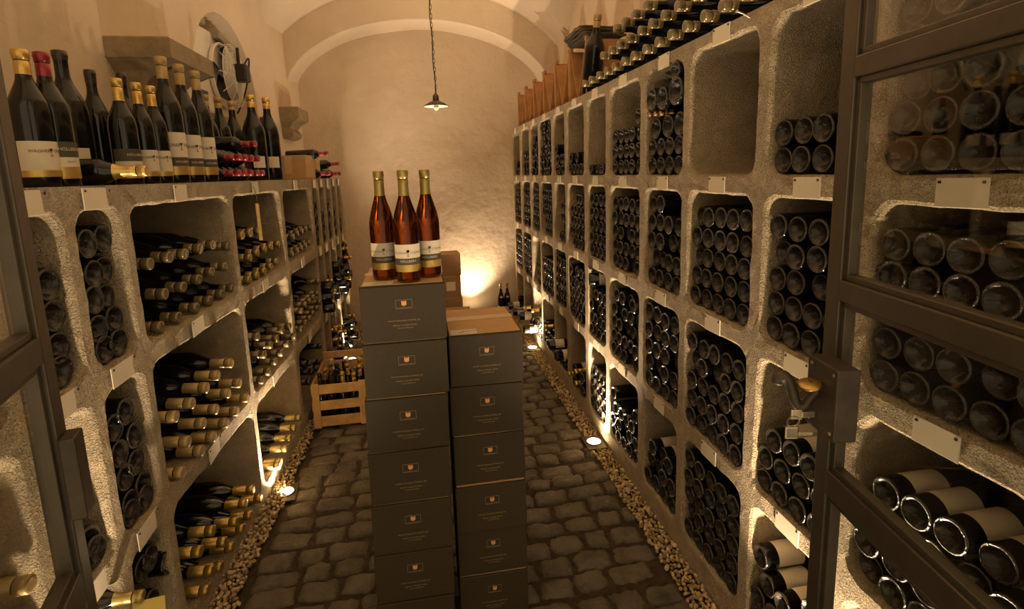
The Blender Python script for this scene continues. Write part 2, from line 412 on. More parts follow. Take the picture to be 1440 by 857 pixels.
def body_prof(kind, R, L, fine=True):
    p = PROF[kind]; r0 = max(a for a, b in p); l0 = p[-1][1]
    prof = [(a*R/r0, b*L/l0) for a, b in p]
    if fine:
        sh = [(a, b) for a, b in prof[2:-5]]; sh = refine(sh, 3); prof = prof[:2]+sh+prof[-5:]
    return prof
def bottle_mesh(kind, R, L, glass, punt=True, seg=28, fine=True):
    bm = bmesh.new(); bp = body_prof(kind, R, L, fine)
    base = [(0, R*.62, 1), (R*.30, R*.56, 1), (R*.54, R*.36, 1), (R*.70, R*.16, 1), (R*.80, R*.05, 1), (R*.85, R*.008, 2), (R*.88, 0, 2), (R*.92, R*.005, 2), (R*.965, R*.03, 0)] if punt else [(0, .004, 1), (R*.7, .002, 1), (R*.86, 0, 2), (R*.95, .003, 0)]
    lathe(bm, base+[(a, b, 0) for a, b in bp[1:]], seg)
    me = bpy.data.meshes.new('bottle'); bm.to_mesh(me); bm.free(); me.polygons.foreach_set('use_smooth', [True]*len(me.polygons))
    for mm in (glass, M_punt, M_ring): me.materials.append(mm)
    return me, bp
def band_mesh(bp, z0, z1, mats, a0=0, a1=2*PI, off=.0006, seg=28):
    """thin skin round the bottle between two heights"""
    zs = [z0]+[b for a, b in bp if z0 < b < z1]+[z1]; rad = lambda z: np.interp(z, [b for a, b in bp], [a for a, b in bp])+off
    bm = bmesh.new(); full = abs(a1-a0-2*PI) < 1e-6; n = max(4, int(seg*(a1-a0)/(2*PI))); rows = []
    for z in zs: rows.append([bm.verts.new((rad(z)*math.cos(a0+(a1-a0)*k/n), rad(z)*math.sin(a0+(a1-a0)*k/n), z)) for k in range(n if full else n+1)])
    for i in range(len(rows)-1):
        for k in range(n):
            k2 = (k+1) % len(rows[0]); bm.faces.new((rows[i][k], rows[i][k2], rows[i+1][k2], rows[i+1][k]))
    me = bpy.data.meshes.new('band'); bm.to_mesh(me); bm.free(); me.polygons.foreach_set('use_smooth', [True]*len(me.polygons)); me.materials.append(mats); return me
def capsule_mesh(bp, z0, mm, off=.0007, seg=20, beads=True):
    L = bp[-1][1]; z = [b for a, b in bp]; rr = [a for a, b in bp]; rad = lambda q: float(np.interp(q, z, rr))
    lip = max(a for a, b in bp if b > L*.955)
    pts = [(rad(z0)+off, z0)]+[(a+off, b) for a, b in bp if z0 < b < L*.955]
    zt = L*.957
    if beads:
        zg = zt-.012
        if zg > z0+.02: pts = [q for q in pts if q[1] < zg-.003]+[(rad(zg-.002)+off, zg-.002), (rad(zg)-.0008, zg-.0006), (rad(zg)-.0008, zg+.0006), (rad(zg+.002)+off+.0006, zg+.002)]
        pts += [(lip+.0006, zt), (lip+.0013, zt+.003), (lip+.0013, zt+.006), (lip+.0006, zt+.008)]
    pts += [(lip+off, L-.001), (lip*.86, L+off*1.4), (lip*.55, L+.0006), (0, L+.0004)]
    bm = bmesh.new(); lathe(bm, pts, seg); me = bpy.data.meshes.new('capsule'); bm.to_mesh(me); bm.free()
    me.polygons.foreach_set('use_smooth', [True]*len(me.polygons)); me.materials.append(mm); return me
def wrap_text(s, size, R, zc, ang, mm, name, spacing=1.0):
    me = text_mesh(s, size, spacing); n = len(me.vertices)
    for v in me.vertices:
        a = ang+v.co.x/R; v.co = (R*math.cos(a), R*math.sin(a), zc+v.co.y)
    me.materials.append(mm); me.name = name; return me
# --- dark bottles in the tall rack ---------------------------------------------------
ME = {}
def dark_mesh(d, L=.31, kind='bordeaux'):
    key = (round(d, 4), L, kind)
    if key not in ME: ME[key] = bottle_mesh(kind, d/2, L, M_glass, seg=26)
    return ME[key]
def lab_mesh(d, L, z0, z1):
    key = ('lab', round(d, 4), L, z0, z1)
    if key not in ME: ME[key] = band_mesh(dark_mesh(d, L)[1], z0, z1, M_paper, 0, PI*1.15)
    return ME[key]
ROWN = {1: 'top-row', 2: 'second-row', 3: 'third-row', 4: 'bottom-row'}
COLN = {12: 'bin behind the door glass', 11: 'bin beside the door lock', 10: 'bin under the empty bin', 9: 'bin one past empty bin column', 8: 'bin two past empty bin column'}
# fill: list of layers bottom->top, each (n, per-row capacity, 'near'/'far'/None), diameter override
FILL = {
 (12, 1): [5]*5, (11, 1): [4, 4, '1n'], (10, 1): [], (8, 1): [5, 5, 5, '1n'],
 (12, 2): [5]*5, (11, 2): [4]*5, (10, 2): [5]*5, (9, 2): [4, 4, 4, 4, '2f'], (8, 2): [5]*5,
 (12, 3): [5, 5, 5, 4], (11, 3): [4, 4, 3], (10, 3): [5]*5, (9, 3): [4]*5, (8, 3): [5, 5, 5, 5, 4],
 (12, 4): [5, 5, 5, 4], (11, 4): [4, 4, 3, 2], (10, 4): [5]*5, (9, 4): [4, 4, 3], (8, 4): [5, 5, 4, 2],
 (7, 1): [], (7, 2): [4]*5, (7, 3): [4]*4, (7, 4): [4, 4, 4, 3],
 (6, 1): [5, 3], (6, 2): ['4n', 5, 4, 4, '3n'], (6, 3): [5]*5, (6, 4): [],
 (5, 1): [4, 3, 2, '1n'], (5, 2): ['3n', '2n', '2n', '2n'], (5, 3): [4]*5, (5, 4): [4, 3],
 (4, 1): [], (4, 2): [5]*5, (4, 3): [5]*4, (4, 4): [5, 4, 3],
 (3, 1): [], (3, 2): [4]*5, (3, 3): ['2n', '2n', '2n'], (3, 4): [4, 3],
 (2, 1): [], (2, 2): [5]*5, (2, 3): [5]*5, (2, 4): [4, 3],
 (1, 1): [4, 2], (1, 2): [5]*5, (1, 3): [5]*5, (1, 4): [4, 2],
}
SMALL = {(4, 1): (6, 7), (3, 1): (5, 6), (2, 1): (6, 4), (7, 1): (5, 1)}   # splits: small half bottles (per layer, layers)
LABELLED = {(11, 3): 2, (11, 4): 2, (9, 4): 2, (8, 4): 2, (12, 3): 2, (12, 4): 2, (7, 4): 1, (7, 3): 0}
spots = []   # (x_out, Y, z, d, col, row, layer, idx, labelled)
random.seed(5)
for (c, r_), layers in FILL.items():
    a, b = RC[c]; z0 = H+RR[r_][0]+.004; n0 = 5 if (b-a) > .36 else 4; d = (b-a-.010)/n0
    dz = min(d, (RR[r_][1]-RR[r_][0]-.02)/5) if len(layers) == 5 else d
    for k, n in enumerate(layers):
        side = None
        if isinstance(n, str): side = n[-1]; n = int(n[:-1])
        for i in range(n):
            slot = i if (side == 'n' or n == n0) else (n0-n+i if side == 'f' else i*(n0-1)/max(n-1, 1) if n < n0-1 else i+.5*(n0-n))
            Y = a+.005+d*(slot+.5); lab = k >= len(layers)-LABELLED.get((c, r_), 0)
            spots.append([1+random.uniform(.002, .010)+(.008 if r_ < 3 else 0)+(random.random() < .08)*.02, Y+random.uniform(-.0012, .0012), z0+d*.49+dz*k+random.uniform(-.0012, .0012)*k, d*.985, c, r_, k, i, lab])
for (c, r_), (n0, nl) in SMALL.items():
    a, b = RC[c]; d = (b-a-.01)/n0
    for k in range(nl):
        for i in range(n0): spots.append([1+random.uniform(.0, .03), a+.005+d*(i+.5), H+RR[r_][0]+.003+d*.5+d*.93*k, d*.97, c, r_, k, i, False])
# the mixed bin: small bottles below, big ones above
a, b = RC[9]; z0 = H+RR[1][0]
for k, n in ((0, 4), (1, 4)):
    for i in range(n): spots.append([1.01, a+.005+.081*(i+.5), z0+.040+.078*k, .077, 9, 1, k, i, False])
MIX = [(0, 0, .046, .200, .098), (0, 1, .150, .199, .096), (0, 2, .262, .198, .094), (1, 0, .050, .325, .112), (1, 1, .165, .312, .094), (1, 2, .268, .322, .094), (2, 0, .052, .398, .072)]
for k, i, dy, dzz, d in MIX: spots.append([1.012-(.02 if k else 0), a+dy, z0+dzz, d, 9, 1, 2+k, i, False])
near = [s for s in spots if s[4] >= 8]; far = [s for s in spots if s[4] < 8]
near.sort(key=lambda s: s[1]); far = near[297:]+far; near = near[:297]
for (X, Y, z, d, c, r_, k, i, lab) in near:
    me, bp = dark_mesh(d)
    o = bpy.data.objects.new('wine_bottle', me); COL.objects.link(o)
    o.location = (X, Y, z); o.rotation_mode = 'XYZ'
    o.rotation_euler = (Matrix.Rotation(PI/2, 3, 'Y') @ Matrix.Rotation(PI/2*0+(PI-.6 if lab else random.uniform(0, 6)), 3, 'Z')).to_euler()
    n = sum(1 for s in near+far if s[4] == c and s[5] == r_ and s[6] == k and s[1] < Y-1e-6)+1
    tag(o, f"{'labelled ' if lab else ''}dark bottle, {ordn(n)} from door, layer {k+1} up, {ROWN[r_]} {COLN[c]}", 'bottle', 'dark bottles lying in the tall rack')
    if lab:
        L_ = link('paper_label', lab_mesh(d, .31, .045, .135), o); L_['label'] = 'cream paper label'
def merge(name, items, label, cat):
    V = []; Fc = []; mi = []; k = 0
    for (me, M) in items:
        n = len(me.vertices); co = np.empty(n*3); me.vertices.foreach_get('co', co); co = co.reshape(-1, 3)
        A = np.array(M); V.append(co@A[:3, :3].T+A[:3, 3])
        Fc += [[q+k for q in p.vertices] for p in me.polygons]; mi += [p.material_index for p in me.polygons]; k += n
    me = bpy.data.meshes.new(name); me.from_pydata(np.concatenate(V).tolist(), [], Fc)
    me.polygons.foreach_set('material_index', mi); me.polygons.foreach_set('use_smooth', [True]*len(mi))
    o = link(name, me, mats=[M_glass, M_punt, M_ring]); return tag(o, label, cat, kind='stuff')
lo = {}
def lo_mesh(d):
    d = round(d, 3)
    if d not in lo: lo[d] = bottle_mesh('bordeaux', d/2, .30, M_glass, seg=16, fine=False)[0]
    return lo[d]
RY = Matrix.Rotation(PI/2, 4, 'Y')
merge('wine_bottle', [(lo_mesh(s[3]), Matrix.Translation(s[:3]) @ RY) for s in far], 'hundreds of dark bottles lying in the farther bins of the tall rack', 'bottles')
# --- generic standing / lying bottle with parts --------------------------------------
BM = {}
def make_bottle(name, kind, R, L, glass, cap=None, cap_len=.07, labels=(), key=None):
    """labels: (part name, z0, z1, material, a0, a1); returns the root mesh object"""
    kk = (kind, R, L, glass.name)
    if kk not in BM: BM[kk] = bottle_mesh(kind, R, L, glass)
    me, bp = BM[kk]; o = link(name, me)
    if cap:
        ck = kk+(cap.name, cap_len)
        if ck not in BM: BM[ck] = capsule_mesh(bp, L-cap_len, cap)
        link('capsule', BM[ck], o)
    for (pn, z0, z1, mm, a0, a1) in labels:
        lk = kk+(pn, z0, z1, mm.name, round(a0, 2), round(a1, 2))
        if lk not in BM: BM[lk] = band_mesh(bp, z0, z1, mm, a0, a1, .0006 if 'band' not in pn else .0010)
        link(pn, BM[lk], o)
    return o
def aim_x(o, sgn, roll=0, pitch=0, yaw=0):
    R3 = Matrix.Rotation(yaw, 3, 'Z') @ Matrix.Rotation(sgn*PI/2+pitch, 3, 'Y') @ Matrix.Rotation(roll, 3, 'Z')
    o.rotation_mode = 'XYZ'; o.rotation_euler = R3.to_euler(); return R3
def put_tip(o, tip, L, sgn=1, pitch=0, yaw=0, roll=0):
    R3 = aim_x(o, sgn, roll, pitch, yaw); o.location = Vector(tip)-R3 @ Vector((0, 0, L))
# --- magnums in the lower rack, necks to the aisle ------------------------------------
NECKS = {
 (3, 1): [[(228.8, 465.6), (253.8, 452.2), (278.8, 438), (297.5, 426.5), (314.1, 414.9), (328.9, 405.9)], [(233.9, 413.6), (259.6, 404), (281.4, 393.1), (299.4, 382.8), (318, 375.1)], [(212.7, 371.4), (240.3, 361.8), (262.2, 357.3), (283.3, 349.6), (301.3, 344.5), (323.1, 346.4)]],
 (3, 2): [[(259.7, 674.9), (286, 642.8), (302.7, 619), (320, 597.2), (334.1, 578.8), (348.3, 559.6)], [(266.1, 620.9), (287.3, 595.3), (305.3, 575.6), (322, 553.2), (338, 539)], [(248.8, 585.9), (271.9, 567.3), (291.8, 545.5), (307.2, 528.1), (326.4, 510.8)]],
 (3, 3): [[(296.5, 850.6), (315, 819), (329.8, 784), (343.9, 752.2), (354.1, 729.1), (367.6, 704.7)], [(300, 802.6), (317.6, 762.4), (333.6, 734.2), (346.4, 708.5)], [(283.2, 775.5), (300.9, 746.4), (356.7, 688.6)]],
 (4, 1): [[(352.2, 394.1), (363.4, 387.8), (373.2, 381.5), (382.3, 375.2), (390, 368.2), (400.5, 362.6)], [(352.9, 362.6), (363.4, 355.6), (373.9, 350.7), (382.3, 347.2), (392.8, 343.7)], [(342.4, 331.1), (353.6, 327.6), (365.5, 324.8)]],
 (5, 1): [[(411.7, 357), (419.1, 352.1), (425, 348.6), (430.9, 345.1), (436.2, 341.6), (441.8, 338.8)], [(413.1, 333.2), (419.4, 328.3), (425.7, 324.8), (431.3, 322), (438.3, 320.6)]],
 (4, 2): [[(370.6, 534.7), (379.7, 523), (388.8, 508.5), (397.9, 496.6), (406.3, 484), (416.8, 473.5)], [(373.4, 498.7), (382.5, 485.4), (390.9, 476.3)], [(364.3, 473.5), (398.6, 465.1), (408.4, 458.8)]],
 (5, 2): [[(425.9, 462.3), (431.5, 453.9), (437.1, 447.6), (442, 440.6), (447.6, 433.6), (451.1, 425.2)], [(425.9, 437.1), (430.8, 428.7), (436.4, 423.1), (442, 418.2), (447.6, 412.6)], [(449, 396)]],
 (4, 3): [[(394.7, 664.6), (403.4, 631), (416, 601.7)], [(395.6, 649.9), (409.4, 616.4), (422.5, 587.8)]],
 (5, 3): [[(436.5, 537), (440.5, 523), (446.5, 518)], [(438, 510.6), (450.4, 509)], [(452, 487)]],
}
WIDE = {3: 'first wide column', 4: 'second wide column', 5: 'third wide column'}
LROW = {1: 'top bin', 2: 'middle bin', 3: 'bottom bin'}
LAYN = ['lowest layer', 'second layer', 'third layer']
random.seed(21)
for (c, r_), layers in NECKS.items():
    for k, row in enumerate(layers):
        row = sorted(row, key=lambda p: on_l(*p).y)
        for i, p in enumerate(row):
            off = {1: .012, 2: -.015, 3: -.03}[r_]
            cap = {1: M_wax, 2: M_tan, 3: M_oldgold}[r_]
            if c == 4 and r_ == 1: cap = M_olive
            if c >= 4 and r_ == 2: cap = M_wax
            if c == 5 and r_ == 3: cap = M_black
            if c == 4 and r_ == 3: cap = M_olive
            o = make_bottle('magnum_bottle', 'magnum', .048, .370, M_glass, cap, .085 if r_ != 1 else .060)
            nm = {'smoky_capsule': 'smoky-gold capped', 'tan_capsule': 'tan capped', 'old_gold_capsule': 'gold capped', 'black_capsule': 'black capped', 'olive_gold_capsule': 'olive capped'}[cap.name]
            tip = on_l(*p, off); tilt = {1: .055, 2: .04, 3: .02}[r_]; tip.z = max(tip.z, H+LR[r_][0]+.024)
            put_tip(o, tip, .370, 1, tilt+random.uniform(-.012, .012), -math.atan(LB)+random.uniform(-.03, .03), random.uniform(0, 6))
            tag(o, f"{nm} magnum neck, {ordn(i+1)} from door side, {LAYN[k]}, {LROW[r_]} of {WIDE[c]}", 'magnum bottle', 'magnums lying necks out in the lower rack')
# base-out bottles in the narrow columns near the door
def base_out(pxs, c, r_, d, colname, names=None):
    for k, p in enumerate(pxs):
        me, bp = dark_mesh(d, .33, 'burgundy'); o = bpy.data.objects.new('wine_bottle', me); COL.objects.link(o)
        q = on_l(*p[:2], .012 if len(p) == 2 else .012+p[2]*.4)
        aim_x(o, -1, random.uniform(0, 6), 0, -math.atan(LB)); q.z = max(q.z, H+LR[r_][0]+d*.5+.003); o.location = q
        tag(o, f"dark bottle base, {ordn(k+1)} from below in {LROW[r_]} of {colname}", 'bottle', 'bottles lying bases out in the narrow columns')
D2 = .083
base_out([(151, 504), (170, 491), (140, 463), (162, 449, .025), (134, 422), (134, 386, .02), (150, 419, .05), (124, 343), (147, 380, .05), (146, 336, .03)], 2, 1, D2, 'two-wide column with loose necks below')
base_out([(190, 745), (209, 715), (185, 708), (203, 681), (178, 671), (193, 650), (170, 638), (191, 612), (163, 602), (178, 579)], 2, 2, D2, 'two-wide column with loose necks below')
base_out([(215, 848), (202, 800), (238, 790), (213, 785, .01), (237, 775, .03)], 2, 3, D2, 'two-wide column with loose necks below')
base_out([(91, 540), (84, 490), (78, 444), (70, 400)], 1, 1, .085, 'one-wide column by the glass door')
base_out([(141, 800), (128, 762)], 1, 2, .085, 'one-wide column by the glass door')
o = make_bottle('wine_bottle', 'burgundy', .04, .31, M_glass, M_olive, .07); put_tip(o, on_l(202, 838, -.08), .31, 1, .1, .1); o.location.z = max(o.location.z, .1); tag(o, 'olive-capped bottle lying neck out above the yellow note by the door', 'bottle')
bm = boxes(((0, 0, 0), (.075, .06, .0006)))
o = obj('paper_note', bm, M_yel); o.location = on_l(210, 856, -.10); o.rotation_euler = (.3, .25, .5); tag(o, 'yellow paper note lying on bottles at the foot of the lower rack', 'note')
# through the door glass: first wide cells beside the door
k0 = 0
for r_ in (1, 2, 3):
    for k in range(2):
        for i in range(4):
            if r_ == 1 and k == 1 and i > 2: continue
            o = make_bottle('magnum_bottle', 'magnum', .048, .370, M_glass, M_wax if r_ == 1 else M_tan, .085)
            Y = .79+.125*i+.05*k; z = H+LR[r_][0]+.055+.09*k
            put_tip(o, (lface(Y)+.01, Y, z), .370, 1, .01, 0)
            tag(o, f"magnum neck, {ordn(i+1)} from the aisle entrance, {LAYN[k]}, {LROW[r_]} behind the other glass door", 'magnum bottle', 'magnums lying necks out in the lower rack')
# far narrow columns of the lower rack: small dark bottles
random.seed(9)
CN = {6: 'first', 7: 'second', 8: 'third', 9: 'fourth', 10: 'last'}
for c in range(6, 11):
    a, b = LC[c]
    for r_ in (1, 2, 3):
        nl = {1: (4, 3, 4, 3, 2)[c-6], 2: (3, 3, 4, 4, 5)[c-6], 3: (2, 4, 3, 4, 3)[c-6]}[r_]
        for k in range(nl):
            for i in range(2):
                out = r_ > 1 and random.random() < .55
                neck = r_ > 1 and not out and random.random() < .5
                Y = a+.045+(b-a-.09)*i; z = H+LR[r_][0]+.043+.083*k
                o = make_bottle('small_dark_bottle', 'burgundy', .040, .30, M_glass, M_gold if neck else M_black, .06)
                if neck: put_tip(o, (lface(Y)+random.uniform(.0, .08), Y, z), .30, 1, 0, 0)
                else: aim_x(o, -1, random.uniform(0, 6), 0, random.uniform(-.06, .06)); o.location = (lface(Y)+(random.uniform(.02, .08) if out else -.015), Y, z)
                tag(o, f"dark bottle {'gold neck' if neck else 'base'} out, layer {k+1} {'door' if i == 0 else 'back-wall'} side, {LROW[r_]} of {CN[c]} slim far column", 'bottle', 'bottles in the slim far columns')
# --- bottles standing on the lower rack ------------------------------------------------
def solve_y(px, sb):
    lo_, hi = .8, 6
    for _ in range(50):
        mm = (lo_+hi)/2
        if px_of((lface(mm, sb), mm, H))[0] < px: lo_ = mm
        else: hi = mm
    return mm
def stand(name, px, sb, L, R, cap, cl, style, label, kind='burgundy', grp='bottles standing on the lower rack'):
    L *= KL; R *= KL; cl *= KL
    Y = solve_y(px, sb); X = lface(Y, sb); face = math.atan2(-Y, -X)+.25; labs = []; A = 1.15
    s = L/.37
    if style == 'full':       # cream label, dark band, gold band
        labs = [('paper_label', .075*s, .150*s, M_paper, face-A, face+A), ('grey_band', .050*s, .0765*s, M_dlab, face-A, face+A), ('gold_band', .024*s, .051*s, M_glab, face-A, face+A)]
    elif style == 'dark':
        labs = [('grey_band', .082*s, .125*s, M_dlab, face-A, face+A), ('paper_label', .055*s, .083*s, M_paper, face-A, face+A), ('gold_band', .022*s, .055*s, M_glab, face-A, face+A)]
    elif style == 'cream': labs = [('paper_label', .045*s, .125*s, M_paper, face-A, face+A), ('gold_band', .028*s, .046*s, M_glab, face-A, face+A)]
    elif style == 'small': labs = [('paper_label', .055*s, .105*s, M_paper, face-.55, face+.55)]
    o = make_bottle(name, kind, R, L, M_glass, cap, cl, labs); o.location = (X, Y, LTOP+.0005)
    tag(o, label, 'bottle', grp)
    if style in ('full', 'dark', 'cream'):
        rr = R+.0016
        for txt, sz, zc, mm in ([('WAGNER   STEMPEL', .0125*s, .112*s, M_ink), ('HÖLLBERG', .009*s, .063*s, M_paper)] if style == 'full' else [('HÖLLBERG', .012*s, .104*s, M_paper), ('RIESLING', .006*s, .069*s, M_ink)] if style == 'dark' else [('WAGNER   STEMPEL', .0115*s, .098*s, M_ink)]):
            link('lettering', wrap_text(txt, sz, rr, zc, face+.42, mm, 'lettering'), o)
        if style != 'dark':
            zc = .112*s if style == 'full' else .098*s; bm = bmesh.new()
            for (x, z, w_, h_) in ((0, .006, .010, .0014), (0, .003, .007, .005), (0, -.006, .0014, .014), (0, -.0135, .008, .0014)): box(bm, (x*s, 0, zc+z*s), (w_*s, .0002, h_*s))
            for v_ in bm.verts: a_ = face+.42+v_.co.x/rr; v_.co = (rr*math.cos(a_), rr*math.sin(a_), v_.co.z)
            obj('goblet_emblem', bm, M_ink, o)
    return o
stand('standing_bottle', 60, .10, .365, .048, M_gold, .065, 'cream', 'standing magnum with gold capsule and cream label, at the rack end by the door')
stand('standing_bottle', 88, .085, .369, .047, M_red, .065, 'dark', 'standing magnum with bright red capsule and dark label beside the door')
stand('standing_bottle', 113, .21, .436, .054, M_black, .03, 'small', 'big standing bottle with black top behind the red-capped magnum')
stand('standing_bottle', 118, .37, .31, .036, M_gold, .05, 'none', 'small gold-capped bottle against the wall behind the big black-topped one')
stand('standing_bottle', 150, .25, .416, .046, M_black, .05, 'none', 'standing black-topped bottle behind the bottle lying on the rack edge')
stand('standing_bottle', 184, .10, .362, .044, M_gold, .075, 'dark', 'gold-capped magnum with dark label, over the neck of the lying bottle')
stand('standing_bottle', 192, .33, .47, .050, M_black, .05, 'none', 'tall black-topped bottle behind three gold-capped ones below the big corbel')
stand('standing_bottle', 210, .09, .364, .040, M_gold, .075, 'cream', 'gold-capped bottle with cream label, second past the lying bottle neck')
stand('standing_bottle', 229, .085, .366, .040, M_gold, .075, 'cream', 'gold-capped bottle with cream label just before the three tallest bottles')
stand('standing_bottle', 236, .20, .389, .042, M_gold, .075, 'none', 'gold-capped bottle standing behind the first of the three tallest bottles')
stand('standing_bottle', 248, .09, .496, .054, M_tan, .085, 'full', 'largest standing bottle with tan capsule, below the big corbel, gold-banded label')
stand('standing_bottle', 271, .09, .495, .052, M_tan, .085, 'full', 'middle one of three tall tan-capped bottles with gold-banded labels')
stand('standing_bottle', 292, .09, .496, .050, M_tan, .085, 'full', 'tall tan-capped bottle with gold-banded label beside the lying red-capped bottles')
stand('standing_bottle', 301, .40, .52, .062, M_tan, .07, 'none', 'wide-bodied standing bottle, first behind the lying red-capped bottles')
stand('standing_bottle', 319, .40, .532, .060, M_tan, .07, 'small', 'wide-bodied standing bottle, second behind the lying red-capped bottles')
stand('standing_bottle', 337, .40, .537, .058, M_tan, .06, 'small', 'wide-bodied standing bottle, third behind the lying red-capped bottles')
stand('standing_bottle', 364, .10, .492, .062, M_gold, .07, 'small', 'big gold-capped bottle between red-capped bottles and the brown carton')
stand('standing_bottle', 385, .10, .516, .060, M_gold, .07, 'small', 'big gold-capped bottle touching the brown carton on the rack')
stand('standing_bottle', 356, .38, .43, .05, M_gold, .06, 'none', 'gold-capped bottle half hidden behind the two big ones by the carton')
stand('standing_bottle', 378, .36, .48, .05, M_red, .06, 'none', 'red-capped bottle standing at the wall behind the brown carton')
# the bottle lying across the rack edge
o = make_bottle('lying_bottle', 'burgundy', .040, .31, M_glass, M_gold, .085); put_tip(o, on_l(208, 251, -.06)+Vector((0, 0, .002)), .31, 1, -.0, .12)
o.location.z = LTOP+.0405; tag(o, 'single gold-capped bottle lying across the lower rack edge, neck to the aisle', 'bottle')
RED = [[(339, 249), (347, 249), (355.8, 248.9), (364.5, 248.5), (372, 248.5)], [(340, 227.5), (348, 227.5), (356.5, 227.5), (365.2, 228.6)], [(361, 207)]]
for k, row in enumerate(RED):
    for i, p in enumerate(row):
        o = make_bottle('lying_bottle', 'bordeaux', .038, .31, M_glass, M_red, .068); q = on_l(*p, -.03)
        put_tip(o, (q.x, q.y, LTOP+.0385+.072*k), .31, 1, 0, -.03)
        tag(o, f"red-capped bottle lying before the tall bottles, {ordn(i+1)} from the door side, {['lowest', 'middle', 'topmost'][k]} layer", 'bottle', 'red-capped bottles stacked on the lower rack')
FARRED = [(459, .0), (465, 0), (470, 0), (475, 0), (480, 0)]
for i, (px, _) in enumerate(FARRED):
    Y = solve_y(px, -.06); o = make_bottle('lying_bottle', 'bordeaux', .037, .30, M_glass, M_red, .068)
    put_tip(o, (lface(Y, -.06 if i else -.09), Y, LTOP+.0375), .30, 1, 0, 0); tag(o, f"red-capped bottle lying past the carton, lowest layer, {ordn(i+1)} from the carton", 'bottle', 'red-capped bottles past the carton')
for i, (px, z, yw) in enumerate(((482, .105, .25), (473, .175, -.05))):
    Y = solve_y(px, -.12)-.12*i; o = make_bottle('lying_bottle', 'bordeaux', .037, .30, M_glass, M_red, .068)
    put_tip(o, (lface(Y, -.10), Y, LTOP+z+.01), .30, 1, -.04, yw); tag(o, ['red-capped bottle lying askew past the carton, jutting furthest into the aisle', 'red-capped bottle lying on top of the pile past the carton'][i], 'bottle', 'red-capped bottles past the carton')
# ------------------------------------------------------------------ cartons
def eagle_bm(s):
    """small spread eagle emblem, flat, in X (width) / Z (height)"""
    bm = bmesh.new()
    half = [(0, .55), (.08, .64), (.13, .46), (.12, .22), (.20, .22), (.25, .68), (.36, .52), (.46, .70), (.60, .64), (.60, -.46), (.50, -.34), (.46, -.62), (.36, -.36), (.30, -.60), (.22, -.30), (.24, -.72), (.10, -.72), (.06, -.5), (0, -.5)]
    pts = half+[(-x, z) for x, z in half[::-1][1:-1]]
    vs = [bm.verts.new((x*s, 0, z*s)) for x, z in pts]; es = [bm.edges.new((vs[i], vs[(i+1) % len(vs)])) for i in range(len(vs))]
    bmesh.ops.triangle_fill(bm, use_beauty=True, edges=es); return bm
def frame_bm(w, h, t):
    return boxes(((0, 0, h/2), (w, .0004, t)), ((0, 0, -h/2), (w, .0004, t)), ((-w/2, 0, 0), (t, .0004, h)), ((w/2, 0, 0), (t, .0004, h)))
def flat_text(s, size, spacing, mm, parent, loc, name='lettering'):
    me = text_mesh(s, size, spacing)
    for v in me.vertices: v.co = (v.co.x, 0, v.co.y)
    me.materials.append(mm); me.name = name
    o = link(name, me, parent); o.location = loc; return o
CW, CD, CH = .262, .345, .1775
def make_carton():
    root = empty('wine_carton', (0, 0, 0))
    bm = boxes(((0, 0, CH/2-.0015), (CW, CD, CH-.003), None, .004)); obj('card_body', bm, M_taupe, root)
    bm = boxes(((0, -CD*.25+.003, CH-.0012), (CW-.010, CD*.5-.007, .0026), None, .001)); obj('top_flap', bm, M_kraft, root)
    bm = boxes(((0, CD*.25-.003, CH-.0012), (CW-.010, CD*.5-.007, .0026), None, .001)); obj('top_flap', bm, M_kraft, root)
    bm = boxes(((0, .03, CH+.0008), (CW-.002, .048, .0006))); obj('sealing_tape', bm, M_tape, root)
    f = -CD/2-.0006
    e = obj('printed_frame', frame_bm(.050, .027, .0008), M_ltext, root, (0.002, f, CH*.655))
    e2 = obj('eagle_emblem', eagle_bm(.0125), M_orange, e, (0, -.0004, .0025)); e2['label'] = 'orange eagle emblem'
    flat_text('VDP. PRÄDIKATSWEINGUT', .0036, 1.0, M_ltext, e, (0, -.0003, -.0112))
    flat_text('WWW.WAGNER-STEMPEL.DE', .0068, 1.12, M_ltext, root, (0, f, CH*.365))
    flat_text('WEINGUT WAGNER-STEMPEL', .0056, 1.0, M_ltext, root, (.001, f, CH*.285))
    flat_text('D-55599 SIEFERSHEIM', .0046, 1.1, M_ltext, root, (.003, f, CH*.235))
    return root
proto = make_carton()
TXL = [-.075, -.078, -.083, -.088, -.090, -.094, -.098]; ZL = H-.331
first = True
def sticker(root):
    st = obj('address_sticker', boxes(((0, 0, 0), (.092, .055, .0005))), M_paper, root, (-.074, -CD/2+.032, CH+.0008)); st['label'] = 'white address sticker'
    obj('sticker_print', boxes(((.01, .004, 0), (.035, .004, .0003)), ((-.01, -.008, 0), (.016, .004, .0003)), ((.038, .010, 0), (.008, .003, .0003))), M_ink, st, (0, 0, .0004))
NAMES = ['top', 'second', 'third', 'fourth', 'fifth', 'sixth', 'lowest']
hL = (ZL-.004)/7
for k in range(7):
    c = proto if first else copy_tree(proto); first = False
    c.location = (TXL[k], 1.64+CD/2+random.uniform(-.003, .003), ZL-hL*(k+1)); c.rotation_euler = (0, 0, random.uniform(-.008, .008)); c.scale = (1, 1, hL/CH*.997)
    tag(c, [f"topmost dark wine carton of the taller stack, under the three amber bottles", *(f"dark wine carton, {n} from top of the taller stack" for n in ('second', 'third', 'fourth', 'fifth', 'sixth')), 'lowest dark wine carton of the taller stack, on the setts'][k], 'carton', 'printed wine cartons stacked in the aisle')
    if k == 0: top_l = c
ZR = H-.53; hR = (ZR-.004)/6; TXR = [.181, .179, .179, .178, .178, .178]; YR = [0, .002, .0, -.012, .004, .0]
